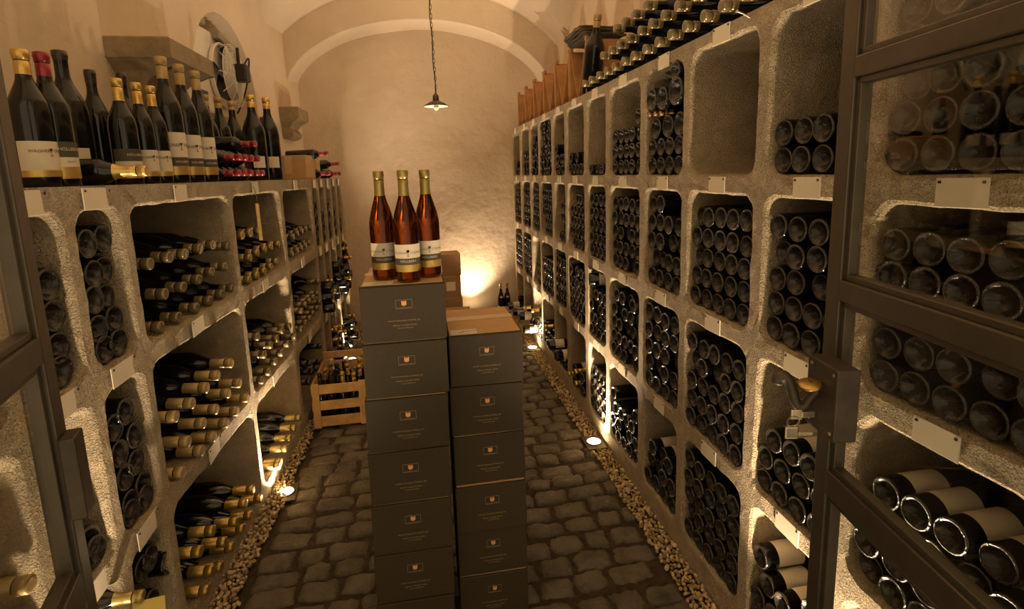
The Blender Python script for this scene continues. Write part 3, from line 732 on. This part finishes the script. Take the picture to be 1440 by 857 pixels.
for k in range(6):
    c = copy_tree(proto); c.location = (TXR[k]+.004, 1.708+CD/2+YR[k], ZR-hR*(k+1)); c.rotation_euler = (0, 0, random.uniform(-.008, .008)+(.012 if k == 2 else 0)); c.scale = (.955, 1, hR/CH*.997)
    tag(c, ['topmost carton of the shorter stack, kraft top with white sticker showing', *(f"dark wine carton, {n} from top of the shorter stack" for n in ('second', 'third', 'fourth', 'fifth')), 'lowest dark wine carton of the shorter stack, on the setts'][k], 'carton', 'printed wine cartons stacked in the aisle')
    if k == 0: top_r = c
sticker(top_l); sticker(top_r)
# plain brown cartons by the back wall
def plain_carton(p, w, d, h, mm, label, rz=0, opened=False, paper=False):
    root = empty('brown_carton', p, (0, 0, rz))
    if not opened:
        obj('card_body', boxes(((0, 0, h/2), (w, d, h), None, .004)), mm, root)
        obj('top_flap', boxes(((0, -d*.25, h+.001), (w-.002, d*.5-.002, .003))), M_kraft, root)
        obj('top_flap', boxes(((0, d*.25, h+.001), (w-.002, d*.5-.002, .003))), M_kraft, root)
    else:
        t = .005
        obj('card_body', boxes(((0, 0, t/2), (w, d, t)), ((0, -d/2, h/2), (w, t, h)), ((0, d/2, h/2), (w, t, h)), ((-w/2, 0, h/2), (t, d, h)), ((w/2, 0, h/2), (t, d, h))), mm, root)
        obj('open_flap', boxes(((w/2+.03, 0, h-.03), (.004, d*.9, .09), Matrix.Rotation(-.7, 4, 'Y'))), M_kraft, root)
        obj('open_flap', boxes(((0, d/2+.02, h+.02), (w*.9, .004, .09), Matrix.Rotation(-.5, 4, 'X'))), M_kraft, root)
    if paper: obj('paper_sticker', boxes(((w*.22, -d/2-.001, h*.55), (.09, .001, .09))), M_paper, root)
    return tag(root, label, 'carton', 'plain brown cartons before the back wall')
YK = 5.15
plain_carton((.165, YK+.13, 0), .36, .25, .20, M_kraftd, 'plain brown carton at the bottom of the pile before the back wall')
plain_carton((.165, YK+.13, .203), .365, .25, .20, M_kraftd, 'plain brown carton, second from below in the pile before the back wall')
plain_carton((.160, YK+.13, .406), .355, .25, .218, M_kraftd, 'plain brown carton with paper sticker in the pile before the back wall', .0, False, True)
plain_carton((.155, YK+.14, .628), .37, .25, .215, M_kraftd, 'topmost plain brown carton of the pile before the back wall', .05)
plain_carton((.22, YK-.35, 0), .38, .26, .30, M_kraftd, 'open brown carton in front of the pile by the back wall', -.05, True)
# carton on the lower rack
Y0, Y1 = 3.98, 4.50
c = empty('small_carton', (lface(4.2, .13), 4.2, LTOP), (0, 0, -math.atan(LB)))
obj('card_body', boxes(((0, 0, .0825), (.24, .42, .165), None, .004)), M_kraft, c); obj('top_flap', boxes(((-.055, 0, .167), (.12, .41, .003)), ((.065, 0, .167), (.11, .41, .003))), M_kraft, c)
obj('end_tape', boxes(((0, -.211, .1), (.05, .001, .12))), M_tape, c)
tag(c, 'small brown cardboard carton lying on top of the lower rack', 'carton')
# ------------------------------------------------------------------ three amber bottles
def amber(p, label):
    k = ('amber',)
    if k not in BM: BM[k] = bottle_mesh('flute', .0395, .345, M_amber, punt=False, seg=40)
    me, bp = BM[k]; o = link('amber_bottle', me, loc=p); f = -PI/2-.02; A = 1.35
    o.data.materials[1] = M_ambase; o.data.materials[2] = M_ambase
    for p_ in o.data.polygons:
        if p_.center.z < .031: p_.material_index = 1
    if ('acap',) not in BM: BM[('acap',)] = capsule_mesh(bp, .345-.078, M_olive, seg=32)
    link('capsule', BM[('acap',)], o)
    for nm, z0, z1, mm, off in (('paper_label', .074, .118, M_paper, .0005), ('grey_band', .054, .0745, M_dlab, .0007), ('gold_band', .032, .0545, M_glab, .0006)):
        kk = ('a', nm)
        if kk not in BM: BM[kk] = band_mesh(bp, z0, z1, mm, f-A, f+A, off, 40)
        link(nm, BM[kk], o)
    if ('atxt',) not in BM:
        R = .0395+.0011
        BM[('atxt',)] = wrap_text('WAGNER  STEMPEL', .0105, R, .091, f, M_ltext, 'lettering', 1.15)
        BM[('atxt2',)] = wrap_text('HÖLLBERG', .0098, R+.0003, .0655, f, M_paper, 'lettering', 1.1)
        bm = bmesh.new()
        for (x, z, w, h) in ((0, .100, .010, .0012), (0, .0965, .0075, .006), (0, .088, .0012, .012), (0, .0815, .008, .0012)):
            box(bm, (x, 0, z), (w, .0002, h))
        for v in bm.verts: a = f+v.co.x/R; v.co = (R*math.cos(a), R*math.sin(a), v.co.z)
        e = bpy.data.meshes.new('goblet_emblem'); bm.to_mesh(e); bm.free(); e.materials.append(M_ink); BM[('agob',)] = e
    link('lettering', BM[('atxt',)], o); link('lettering', BM[('atxt2',)], o); link('goblet_emblem', BM[('agob',)], o)
    return tag(o, label, 'bottle', 'amber bottles on the carton stack')
for px, py, lb in ((541, 395, 'amber wine bottle on the tall carton stack, on the crate side'), (575, 398.5, 'amber wine bottle standing in front of the other two on the carton stack'), (605, 391, 'amber wine bottle on the tall carton stack, partly hidden behind the front one')):
    p = on_z(px, py, ZL); amber((p.x, p.y+.040, ZL+.003), lb).rotation_euler = (0, 0, .1)
# ------------------------------------------------------------------ crate with bottles
cr = empty('wooden_crate', (-.60, 3.40, .012), (0, 0, .01)); W, Dp, Hc = .335, .50, .30
for sx in (-1, 1):
    for y_, nm in ((.012, 'corner_post'), (Dp-.012, 'corner_post')):
        obj(nm, boxes(((sx*(W/2-.022), y_-.004, Hc/2), (.044, .016, Hc), None, .002)), M_wood, cr)
for z in (.042, .148, .258):
    obj('slat', boxes(((0, .016, z), (W-.004, .010, .062), None, .002)), M_wood, cr)
    obj('slat', boxes(((0, Dp-.014, z), (W-.004, .010, .062), None, .002)), M_wood, cr)
    for sx in (-1, 1): obj('slat', boxes(((sx*(W/2), Dp/2, z), (.010, Dp, .062), None, .002)), M_wood, cr)
obj('bottom_board', boxes(((0, Dp/2, .012), (W-.02, Dp-.02, .012))), M_wood, cr)
obj('top_rail', boxes(((0, Dp+.0, Hc+.03), (W+.01, .014, .05), None, .002)), M_wood, cr)
tag(cr, 'slatted pine crate of standing bottles on the setts beside the cartons', 'crate')
CB = [(-.115, .06, 'b', .33, M_black), (-.06, .07, 'b', .335, M_black), (.03, .055, 'b', .33, M_gold), (.095, .06, 'b', .32, M_gold), (-.12, .17, 'b', .33, M_gold), (-.03, .16, 'b', .36, M_black), (.055, .16, 'b', .35, M_gold), (.125, .15, 'b', .34, M_gold),
      (-.085, .26, 'b', .33, M_tan), (.01, .26, 'b', .34, M_black), (.10, .26, 'b', .35, M_gold), (-.10, .42, 'b', .30, M_white), (0, .42, 'b', .30, M_white), (.10, .42, 'b', .30, M_white)]
rowt = {.05: 'front', .07: 'front', .06: 'front', .055: 'front'}
for i, (x, y_, t, L, cap) in enumerate(CB):
    o = make_bottle('crate_bottle', 'burgundy', .037, L, M_glass, cap, .075); q = cr.matrix_basis @ Vector((x, y_, 0)); o.location = (q.x, q.y, .031); o.rotation_euler = (random.uniform(-.05, .05), random.uniform(-.05, .05), 0)
    cn = {'black_capsule': 'black', 'gold_foil_capsule': 'gold', 'tan_capsule': 'tan', 'white_wax_capsule': 'white'}[cap.name]
    rw = 'front' if y_ < .1 else 'second' if y_ < .2 else 'third' if y_ < .3 else 'rear'
    ix = sum(1 for a in CB[:i] if ('front' if a[1] < .1 else 'second' if a[1] < .2 else 'third' if a[1] < .3 else 'rear') == rw)+1
    tag(o, f"{cn}-capped bottle in the pine crate, {rw} row, {ordn(ix)} from the rack side", 'bottle', 'bottles standing in the pine crate')
# ------------------------------------------------------------------ two bottles by the back wall, loose ones
for px, lb in ((704.5, 'dark bottle with round white label at the back wall, on the carton side'), (713.5, 'dark bottle with round white label at the back wall, on the rack side')):
    p = on_y(px, 425, 5.85)
    obj_b = make_bottle('labelled_bottle', 'flute', .037, .36, M_glass, M_tan, .06, [('paper_label', .03, .10, M_paper, -PI/2-1, -PI/2+1)])
    obj_b.location = (p.x, 5.85, .0); 
    rb = bmesh.new(); lathe(rb, [(0, 0), (.017, 0)], 20)
    for v in rb.verts: v.co = Vector((v.co.x, -math.sqrt(max(0, .0350**2-v.co.x**2))-.0005, v.co.y+.205))
    obj('round_label', rb, M_paper, obj_b); tag(obj_b, lb, 'bottle', 'two labelled bottles at the back wall')
    obj_b.location.z = .008; obj_b.scale = (1, 1, 1.03)
# labelled bottles and loose bottles poking out of the bottom bins
random.seed(31)
LOOSE = []
for i, (Y, z, cap, out) in enumerate([(5.62, .16, M_black, .12), (5.47, .13, M_black, .10), (5.05, .20, M_black, .10), (4.98, .30, M_gold, .07), (4.72, .16, M_black, .12), (4.60, .26, M_black, .05), (4.63, .36, M_gold, .06), (4.20, .33, M_gold, .04), (3.90, .27, M_black, .08), (3.72, .24, M_black, .07)]):
    o = make_bottle('loose_bottle', 'burgundy', .041, .31, M_glass, cap, .07, [('paper_label', .05, .12, M_paper, 0, 2*PI-.6)])
    if cap is M_gold: put_tip(o, (1-out, Y, z), .31, -1, 0, random.uniform(-.1, .1))
    else: aim_x(o, 1, random.uniform(0, 6), random.uniform(-.06, .06), random.uniform(-.12, .12)); o.location = (1-out, Y, z)
    tag(o, f"loose bottle jutting from the bottom row of the tall rack, {ordn(i+1)} from the back wall", 'bottle', 'loose bottles in the bottom row of the tall rack')
for i in range(7):
    a, b = RC[6]; Y = a+.06+.085*(i % 4); z = H+RR[4][0]+.045+.085*(i // 4)+.02*(i % 2)
    o = make_bottle('loose_bottle', 'burgundy', .041, .31, M_glass, M_gold, .08, [('paper_label', .05, .13, M_paper, 0, 2*PI-.6)])
    if i % 2: put_tip(o, (.97, Y, z), .31, -1, 0, .1)
    else: aim_x(o, 1, 1, 0, .08); o.location = (.99, Y, z)
    tag(o, f"loose bottle {'with gold neck out' if i % 2 else 'with base out'}, {ordn(i % 4+1)} from door side, {'lower' if i < 4 else 'upper'} layer of gold-neck bin", 'bottle', 'loose bottles in the bottom row of the tall rack')
for lb, Y, z, c in (('dark bottle lying deep on top in the bin beneath the half-empty one', 1.03, .175, None),):
    pass
# dark bottle lying with neck-side cylinder in third row
a, b = RC[7]; o = make_bottle('loose_bottle', 'burgundy', .040, .31, M_glass, M_black, .06, [('paper_label', .06, .13, M_paper, 0, 2*PI-.6)]); aim_x(o, 1, 0, 0, -.25); o.location = (.985, b-.06, H+RR[3][0]+.355)
tag(o, 'dark bottle lying askew on the full third-row bin, base jutting out', 'bottle')
o = make_bottle('loose_bottle', 'burgundy', .038, .30, M_glass, M_black, .06); aim_x(o, 1, 0, 0, .15); a, b = RC[7]; o.location = (1.06, a+.07, H+RR[1][0]+.105); tag(o, 'dark bottle lying on five small ones in a nearly empty top-row bin', 'bottle')
# small gold necks in the mixed bin
for i in range(3):
    o = make_bottle('small_bottle', 'bordeaux', .021, .17, M_glass, M_gold, .05); a, b = RC[9]; put_tip(o, (1.0, b-.03-.055*i, H+RR[1][0]+.262-.004*i), .17, -1, 0, 0)
    tag(o, f"tiny gold-necked bottle, {ordn(i+1)} from the back, in the mixed top-row bin", 'bottle', 'tiny gold-necked bottles in the mixed bin')
# ------------------------------------------------------------------ on top of the tall rack
TOPR = [[(819.8, 121.4), (829, 116.2), (840.2, 111.3), (850.8, 105.3), (861.7, 99.2), (875, 91.9), (888.7, 85), (905.4, 75.8), (923, 65.8), (941.2, 54), (962.2, 42.5), (988, 29.4), (1013.7, 15.2), (1042.6, 3)],
        [(845.6, 82.5), (856.9, 73.7), (868.4, 67.4), (882, 57.6), (898.7, 49.2), (913.9, 37.3), (931.5, 24.9), (951, 8.5), (974, -3), (998, -18)],
        [(863.8, 40), (876, 31.9), (889.6, 22.1), (906.3, 10), (926, -2), (947, -14)]]
for k, row in enumerate(TOPR):
    for i, p in enumerate(row):
        o = make_bottle('magnum_bottle', 'magnum', .0465, .37, M_glass, M_wax, .052); q = on_x(*p, .965)
        put_tip(o, (.965, q.y, RTOP+.0475+.087*k), .37, -1, 0, random.uniform(-.02, .02), random.uniform(0, 6))
        tag(o, f"smoky-capped magnum lying on the tall rack, {ordn(i+1)} from the wooden racks, {['lowest', 'second', 'third'][k]} layer", 'magnum bottle', 'magnums lying on the tall rack')
o = make_bottle('giant_bottle', 'burgundy', .060, .45, M_glass, M_tan, .07); o.location = (1.08, 3.30, RTOP+.022); o.rotation_euler = (.33, 0, 0)
tag(o, 'giant dark bottle with tan capsule leaning between the wooden racks and lying magnums', 'bottle')
def wooden_rack(Y, w, label, flip):
    root = empty('display_rack', (1.035, Y, RTOP)); h = .335; d = .30; t = .011
    obj('side_panel', boxes(((d/2, -w/2+t/2, h/2), (d, t, h), None, .002)), M_wood2, root)
    obj('side_panel', boxes(((d/2, w/2-t/2, h/2), (d, t, h), None, .002)), M_wood2, root)
    obj('back_panel', boxes(((d-t/2, 0, h/2), (t, w-2*t, h))), M_wood2, root)
    ang = math.atan2(w*.45, h)
    for s in (-1, 1):
        obj('slanting_board', boxes(((d/2, s*w*.235, h/2), (d-.01, t*.7, math.hypot(h, w*.42)*.95), Matrix.Rotation(-s*ang, 4, 'X'))), M_wood2, root)
    for s in (-1, 1): obj('peg', boxes(((.012, s*(w/2-.02), h+.008), (.022, .022, .028), None, .004)), M_wood2, root)
    return tag(root, label, 'wooden rack', 'wooden display racks on the tall rack')
for i in range(6):
    wooden_rack(5.36-.385*i, .372, f"brown wooden display rack on the tall stone rack, {ordn(i+1)} from the back wall", i % 2 == 0)
# folded sacks on the last wooden rack
bm = bmesh.new()
for k in range(4):
    n = 14; V = []
    for i in range(n+1):
        V.append([bm.verts.new((.02+.26*j/8-.01*k, -.17+.36*i/n+.01*k, .010+.017*k+.012*noise.noise(Vector((i*.35, j*.3, k*1.3)))+.004*noise.noise(Vector((i*.9, j*.9, k*3)))-.02*max(0, abs(i-n/2)/n*2-.75))) for j in range(9)])
    for i in range(n):
        for j in range(8): bm.faces.new((V[i][j], V[i+1][j], V[i+1][j+1], V[i][j+1]))
o = obj('folded_sack', bm, M_cloth, smooth=True); md = o.modifiers.new('Solidify', 'SOLIDIFY'); md.thickness = .014
o.location = (1.02, 3.43, RTOP+.35); tag(o, 'dark folded sacking lying on the wooden display rack near the giant bottle', 'sack')
# nail in the top beam
p = on_x(1043, 16, 1.0); bm = bmesh.new(); tube(bm, [(0, 0, 0), (-.02, .004, .012), (-.036, .010, .020)], .0022, 8); lathe(bm, [(0, 0), (.005, 0), (.005, .002), (0, .002)], 10, Matrix.Translation((-.037, .0105, .0205)) @ Matrix.Rotation(-1, 4, 'Y'))
o = obj('nail', bm, M_chrome, loc=(1.0, on_x(1055, 25, 1.0).y, on_x(1055, 25, 1.0).z)); tag(o, 'bent nail sticking out of the top beam above the empty bin', 'nail')
# wooden stick hanging on a cord from the lower rack
root = empty('hanging_stick', on_l(361, 285, -.02)); bm = bmesh.new(); tube(bm, [(0, 0, -.005), (.001, .002, -.19)], [.0085, .0095], 10); obj('wooden_stick', bm, M_wood, root)
bm = bmesh.new(); tube(bm, spline([(0, 0, -.005), (.002, -.003, .03), (-.006, -.002, .075), (-.02, 0, .09)], 4), .0016, 6); obj('cord', bm, M_cord, root)
tag(root, 'thin wooden stick hanging on a cord before the second wide bin', 'wooden stick')
# ------------------------------------------------------------------ corbels
def corbel(loc, w, d, h, label, prof):
    """prof: (outward, z) outline; extruded along Y with returns"""
    bm = bmesh.new(); rows = []
    for o_, z in prof:
        e = o_*.55
        rows.append([bm.verts.new(v) for v in ((-.3, -w/2+(d-o_)*.5, z), (o_, -w/2+(d-o_)*.5, z), (o_, w/2-(d-o_)*.5, z), (-.3, w/2-(d-o_)*.5, z))])
    for a, b in zip(rows, rows[1:]):
        for i in range(3): bm.faces.new((a[i], a[i+1], b[i+1], b[i]))
    bm.faces.new(rows[0][::-1]); bm.faces.new(rows[-1])
    bmesh.ops.recalc_face_normals(bm, faces=bm.faces)
    o = obj('corbel', bm, M_stone, loc=loc); o['kind'] = 'structure'; o['label'] = label; o['category'] = 'corbel'; return o
corbel((-1.40, 3.055, 2.045), .53, .30, .26, 'big sandstone corbel on the wall above the standing bottles', [(.05, -.10), (.10, -.06), (.12, 0), (.15, .05), (.20, .10), (.27, .14), (.30, .15), (.30, .235), (.29, .242)])
corbel((-1.27, 5.56, 2.00), .44, .19, .3, 'small moulded sandstone corbel at the springing of the back arch', [(.08, 0), (.12, .03), (.12, .06), (.09, .10), (.13, .15), (.18, .18), (.19, .19), (.19, .275), (.185, .285)])
# ------------------------------------------------------------------ fan unit in the niche
fan = empty('cooling_unit', (wl(4.2)-.05, 4.2, 2.36), (0, 0, -.03))
obj('housing', boxes(((-.10, -.12, .0), (.20, .62, .56), None, .02)), M_wht, fan)
bm = bmesh.new(); lathe(bm, [(.205, 0), (.222, .008), (.226, .03), (.218, .036), (.208, .030), (.203, .005)], 40, Matrix.Rotation(PI/2, 4, 'Y')); obj('fan_ring', bm, M_wht, fan, (0, 0.02, .0))
bm = bmesh.new()
for r_ in [.05+.0125*i for i in range(14)]:
    tube(bm, [(.075+.03*math.cos(r_*6), r_*math.cos(2*PI*k/32), r_*math.sin(2*PI*k/32)) for k in range(33)], .0022, 5)
for k in range(10):
    a = 2*PI*k/10; tube(bm, [(.10, .05*math.cos(a), .05*math.sin(a)), (.09, .13*math.cos(a), .13*math.sin(a)), (.06, .22*math.cos(a), .22*math.sin(a))], .003, 5)
obj('wire_guard', bm, M_wht, fan, (.01, .02, 0))
bm = bmesh.new()
for k in range(5):
    M = Matrix.Translation((.03, .02, 0)) @ Matrix.Rotation(2*PI*k/5, 4, 'X') @ Matrix.Translation((0, 0, .11)) @ Matrix.Rotation(.6, 4, 'Z'); box(bm, (0, 0, 0), (.004, .10, .17), None, 0)
    vs = list(bm.verts)[-8:]; bmesh.ops.transform(bm, matrix=M, verts=vs)
obj('fan_blades', bm, M_dark, fan)
bm = boxes(((.14, .03, .02), (.09, .10, .12), None, .012), ((.12, .05, .12), (.02, .02, .16), None, .004)); obj('fan_motor', bm, M_dark, fan)
bm = bmesh.new(); tube(bm, spline([(.14, .08, .08), (.17, .12, .14), (.14, .16, .02), (.10, .14, -.14), (.05, .12, -.25)], 5), .006, 8); obj('cable', bm, M_dark, fan)
obj('maker_plate', boxes(((.002, -.30, -.17), (.006, .10, .05))), M_blue, fan)
obj('top_bracket', boxes(((-.06, -.28, .31), (.16, .16, .045), None, .004), ((.00, .08, .245), (.10, .30, .04), Matrix.Rotation(-.1, 4, 'X'), .004)), M_zinc, fan)
obj('pipe', boxes(((-.02, .0, -.36), (.03, .03, .22), None, .01)), M_zinc, fan)
tag(fan, 'white cooling unit with round wire-guarded fan in the arched niche', 'cooling unit')
# ------------------------------------------------------------------ pendant lamp
LX, LY = .162, 4.5; zs = 2.178; zc = ceil_z(LX, LY)
lamp = empty('pendant_lamp', (LX, LY, zs))
bm = bmesh.new(); lathe(bm, [(.102, -.008), (.104, -.006), (.06, .022), (.03, .036), (.024, .04), (.022, .04), (.03, .033), (.058, .018), (.100, -.008)], 40); obj('enamel_shade', bm, M_steel, lamp, smooth=True)
bm = bmesh.new(); lathe(bm, [(.0985, -.0085), (.058, .0165), (.029, .0315), (0, .034)], 40); obj('shade_lining', bm, M_wht, lamp, smooth=True)
bm = bmesh.new(); lathe(bm, [(.024, .036), (.026, .045), (.024, .075), (.014, .09), (.006, .098), (0, .098)], 20); obj('lamp_holder', bm, M_steel, lamp, smooth=True)
bm = bmesh.new(); lathe(bm, [(0, -.045), (.014, -.040), (.022, -.025), (.020, -.008), (.012, .01), (.012, .03)], 20); obj('bulb', bm, M_bulb, lamp, smooth=True)
top = zc-zs-.03
bm = bmesh.new(); tube(bm, [(.004*math.sin(k*.9)-.02*(k/24), .003*math.cos(k*.7), .095+(top-.095)*k/24) for k in range(25)], .004, 6); obj('cord', bm, M_dark, lamp)
bm = bmesh.new(); nl = int((top-.1)/.034)
for k in range(nl):
    z = .11+.034*k; P = []
    for j in range(13):
        a = 2*PI*j/12; x, y_ = .008*math.cos(a), .021*math.sin(a); P.append((x-.02*k/nl+.006, .002, z+y_) if k % 2 else (-.02*k/nl+.006, x, z+y_))
    tube(bm, P, .0022, 5)
obj('chain', bm, M_steel, lamp)
bm = bmesh.new(); lathe(bm, [(0, -.035), (.03, -.03), (.055, -.008), (.06, .012)], 24, Matrix.Translation((-.02, 0, top+.03))); obj('ceiling_rose', bm, M_steel, lamp)
tag(lamp, 'small enamel pendant lamp hanging on a chain from the vault', 'lamp')
# ------------------------------------------------------------------ recessed floor spotlights
WARM = (1, .745, .49)
def uplight(x, y, energy, label, tilt=(0, 0), rot=0, spot=True, size=1.85):
    root = empty('floor_spotlight', (x, y, .012), (0, 0, rot))
    obj('cover_plate', boxes(((0, 0, -.008), (.115, .16, .012), None, .003)), M_steel, root)
    bm = bmesh.new(); lathe(bm, [(.046, -.002), (.047, .003), (.040, .005), (.038, .002)], 28); obj('trim_ring', bm, M_chrome, root, smooth=True)
    bm = bmesh.new(); lathe(bm, [(.038, .0025), (.02, .004), (0, .0045)], 24); obj('lit_lens', bm, M_lens, root, smooth=True)
    tag(root, label, 'floor light', 'floor spotlights recessed in the gravel')
    ld = bpy.data.lights.new('uplight', 'SPOT'); ld.energy = energy; ld.color = WARM; ld.spot_size = size; ld.spot_blend = .7; ld.shadow_soft_size = .03
    lo_ = bpy.data.objects.new('uplight', ld); COL.objects.link(lo_); lo_.location = (x, y, .03)
    lo_.rotation_euler = Vector((tilt[0], tilt[1], 1)).to_track_quat('-Z', 'Y').to_euler()
E1 = 118
uplight(.935, 4.62, E1, 'lit floor spotlight by the tall rack, the one beyond the cartons toward the back wall')
uplight(.935, 2.84, E1, 'lit floor spotlight by the tall rack, beside the middle of the setts')
uplight(.935, 1.06, E1, 'lit floor spotlight at the foot of the tall rack behind the glass door')
uplight(-.785, 2.70, E1, 'lit floor spotlight by the lower rack, in front of the second wide column', rot=.1)
uplight(-.70, 4.72, E1, 'lit floor spotlight by the lower rack, behind the pine crate')
uplight(-.80, 1.02, E1*.6, 'lit floor spotlight at the foot of the lower rack by the other glass door')
uplight(.50, 5.93, E1*.55, 'lit floor spotlight before the back wall, hidden behind the cartons')
# ------------------------------------------------------------------ glass doors
def door(name, free, dirv, width, rails, lock_side, label, handle=True, ztop=2.32):
    """local frame: +X runs from the free stile to the hinge, Y is the leaf thickness, Z up"""
    ang = math.atan2(dirv[1], dirv[0]); root = empty(name, (free[0], free[1], 0), (0, 0, ang)); root['kind'] = 'structure'
    t, w = .038, .046
    for x in (w/2, width-w/2): 
        obj('stile', boxes(((x, 0, ztop/2+.01), (w, t, ztop-.02), None, .003)), M_steel, root)
    edges = []
    for (za, zb) in rails:
        obj('rail', boxes(((width/2, 0, (za+zb)/2), (width-2*w+.004, t, zb-za), None, .003)), M_steel, root); edges.append((za, zb))
    for (a, b) in zip(edges, edges[1:]):
        z0, z1 = a[1], b[0]; cx = width/2; ww = width-2*w
        obj('glass_pane', boxes(((cx, 0, (z0+z1)/2), (ww+.004, .006, z1-z0+.004))), M_pane, root)
        bd = .013
        obj('glazing_bead', boxes(((w+bd/2, 0, (z0+z1)/2), (bd, .024, z1-z0), None, .002), ((width-w-bd/2, 0, (z0+z1)/2), (bd, .024, z1-z0), None, .002), ((cx, 0, z0+bd/2), (ww, .024, bd), None, .002), ((cx, 0, z1-bd/2), (ww, .024, bd), None, .002)), M_steel, root)
    s = lock_side
    lk = obj('lock_case', boxes(((.055, s*.043, 1.095), (.105, .048, .155), None, .003)) if handle else boxes(((.030, s*.031, 1.12), (.05, .024, .150), None, .003)), M_iron, root)
    if not handle:
        root['label'] = label; root['category'] = 'door'; return root
    f = s*.0665
    if handle: lk.location = (.022, -s*.004, .036)
    sc = bmesh.new()
    for x, z in ((.018, 1.158), (.095, 1.158), (.018, 1.032), (.095, 1.032)) if handle else ((.030, 1.18), (.030, 1.06)): lathe(sc, [(0, .002), (.004, .0018), (.0045, 0)], 10, Matrix.Translation((x, s*(.066 if handle else .042), z)) @ Matrix.Rotation(-s*PI/2, 4, 'X'))
    obj('screw', sc, M_chrome, lk)
    root['label'] = label; root['category'] = 'door'
    if not handle: return root
    bm = bmesh.new(); lathe(bm, [(0, .007), (.014, .006), (.024, .003), (.027, 0), (.024, -.003), (.012, -.006), (0, -.007)], 28, Matrix.Translation((.050, f+s*.022, 1.122)) @ Matrix.Rotation(-s*.30, 4, 'X') @ Matrix.Diagonal((1.15, .85, .8, 1)))
    lathe(bm, [(.007, -.004), (.007, .022)], 14, Matrix.Translation((.050, f, 1.124)) @ Matrix.Rotation(-s*PI/2, 4, 'X')); k = obj('brass_knob', bm, M_brass, lk, smooth=True); k['label'] = 'worn brass knob'
    bm = bmesh.new(); pts = spline([(.040, f-s*.004, 1.105), (.038, f+s*.012, 1.086), (.034, f+s*.020, 1.066), (.030, f+s*.030, 1.062), (.026, f+s*.037, 1.074), (.022, f+s*.042, 1.096), (.018, f+s*.049, 1.118), (.014, f+s*.058, 1.128), (.010, f+s*.067, 1.122), (.009, f+s*.070, 1.110)], 5)
    tube(bm, pts, [.0085+.004*min(1, i/40) for i in range(len(pts))], 12); obj('lever_handle', bm, M_iron, lk, smooth=True)
    bm = boxes(((.040, f+s*.016, 1.050), (.008, .030, .014), None, .002), ((.040, f+s*.040, 1.050), (.006, .026, .024), None, .003)); key = obj('key', bm, M_chrome, lk); key['label'] = 'metal key in the lock'
    bm = bmesh.new(); tube(bm, [(.040+.004*math.sin(a), f+s*.046+.013*math.cos(a), 1.034+.013*math.sin(a)) for a in [2*PI*k/20 for k in range(21)]], .0014, 6); obj('key_ring', bm, M_chrome, key)
    bm = boxes(((.040, f+s*.048, 1.008), (.004, .030, .028), None, .003), ((.046, f+s*.022, 1.008), (.003, .030, .008), None, .001)); obj('spare_key', bm, M_chrome, key)
    root['label'] = label; root['category'] = 'door'
    return root
fr = on_y(1175, 388, 1.0)
RAILS = [(.02, .09), (.44, .495), (.884, .943), (1.331, 1.376), (1.784, 1.825), (2.25, 2.30)]
door('door_1', (fr.x, 1.0), (-math.sin(YAW), -math.cos(YAW)), .80, RAILS, -1, 'dark steel glazed door leaf with lock, brass knob and keys, open beside the tall rack')
fl = on_y(60, 463, 1.0)
v = Vector((.284, -1)).normalized()
door('door_2', (fl.x-.012, 1.0), (v.x, v.y), .70, RAILS, 1, 'dark steel glazed door leaf standing open beside the standing magnums', False)
# ------------------------------------------------------------------ added warm ambient fill, let in through the open end behind the camera
W = bpy.data.worlds.new('World'); S.world = W; W.use_nodes = True
W.node_tree.nodes['Background'].inputs['Color'].default_value = (1, .75, .45, 1); W.node_tree.nodes['Background'].inputs['Strength'].default_value = .70
S.view_settings.view_transform = 'Standard'; S.view_settings.look = 'None'; S.view_settings.gamma = 1; S.view_settings.exposure = .55
S.view_settings.use_curve_mapping = False
S.cycles.max_bounces = 8; S.cycles.transparent_max_bounces = 12; S.cycles.use_denoising = True; S.cycles.sample_clamp_indirect = 4; S.cycles.caustics_refractive = False; S.cycles.caustics_reflective = False
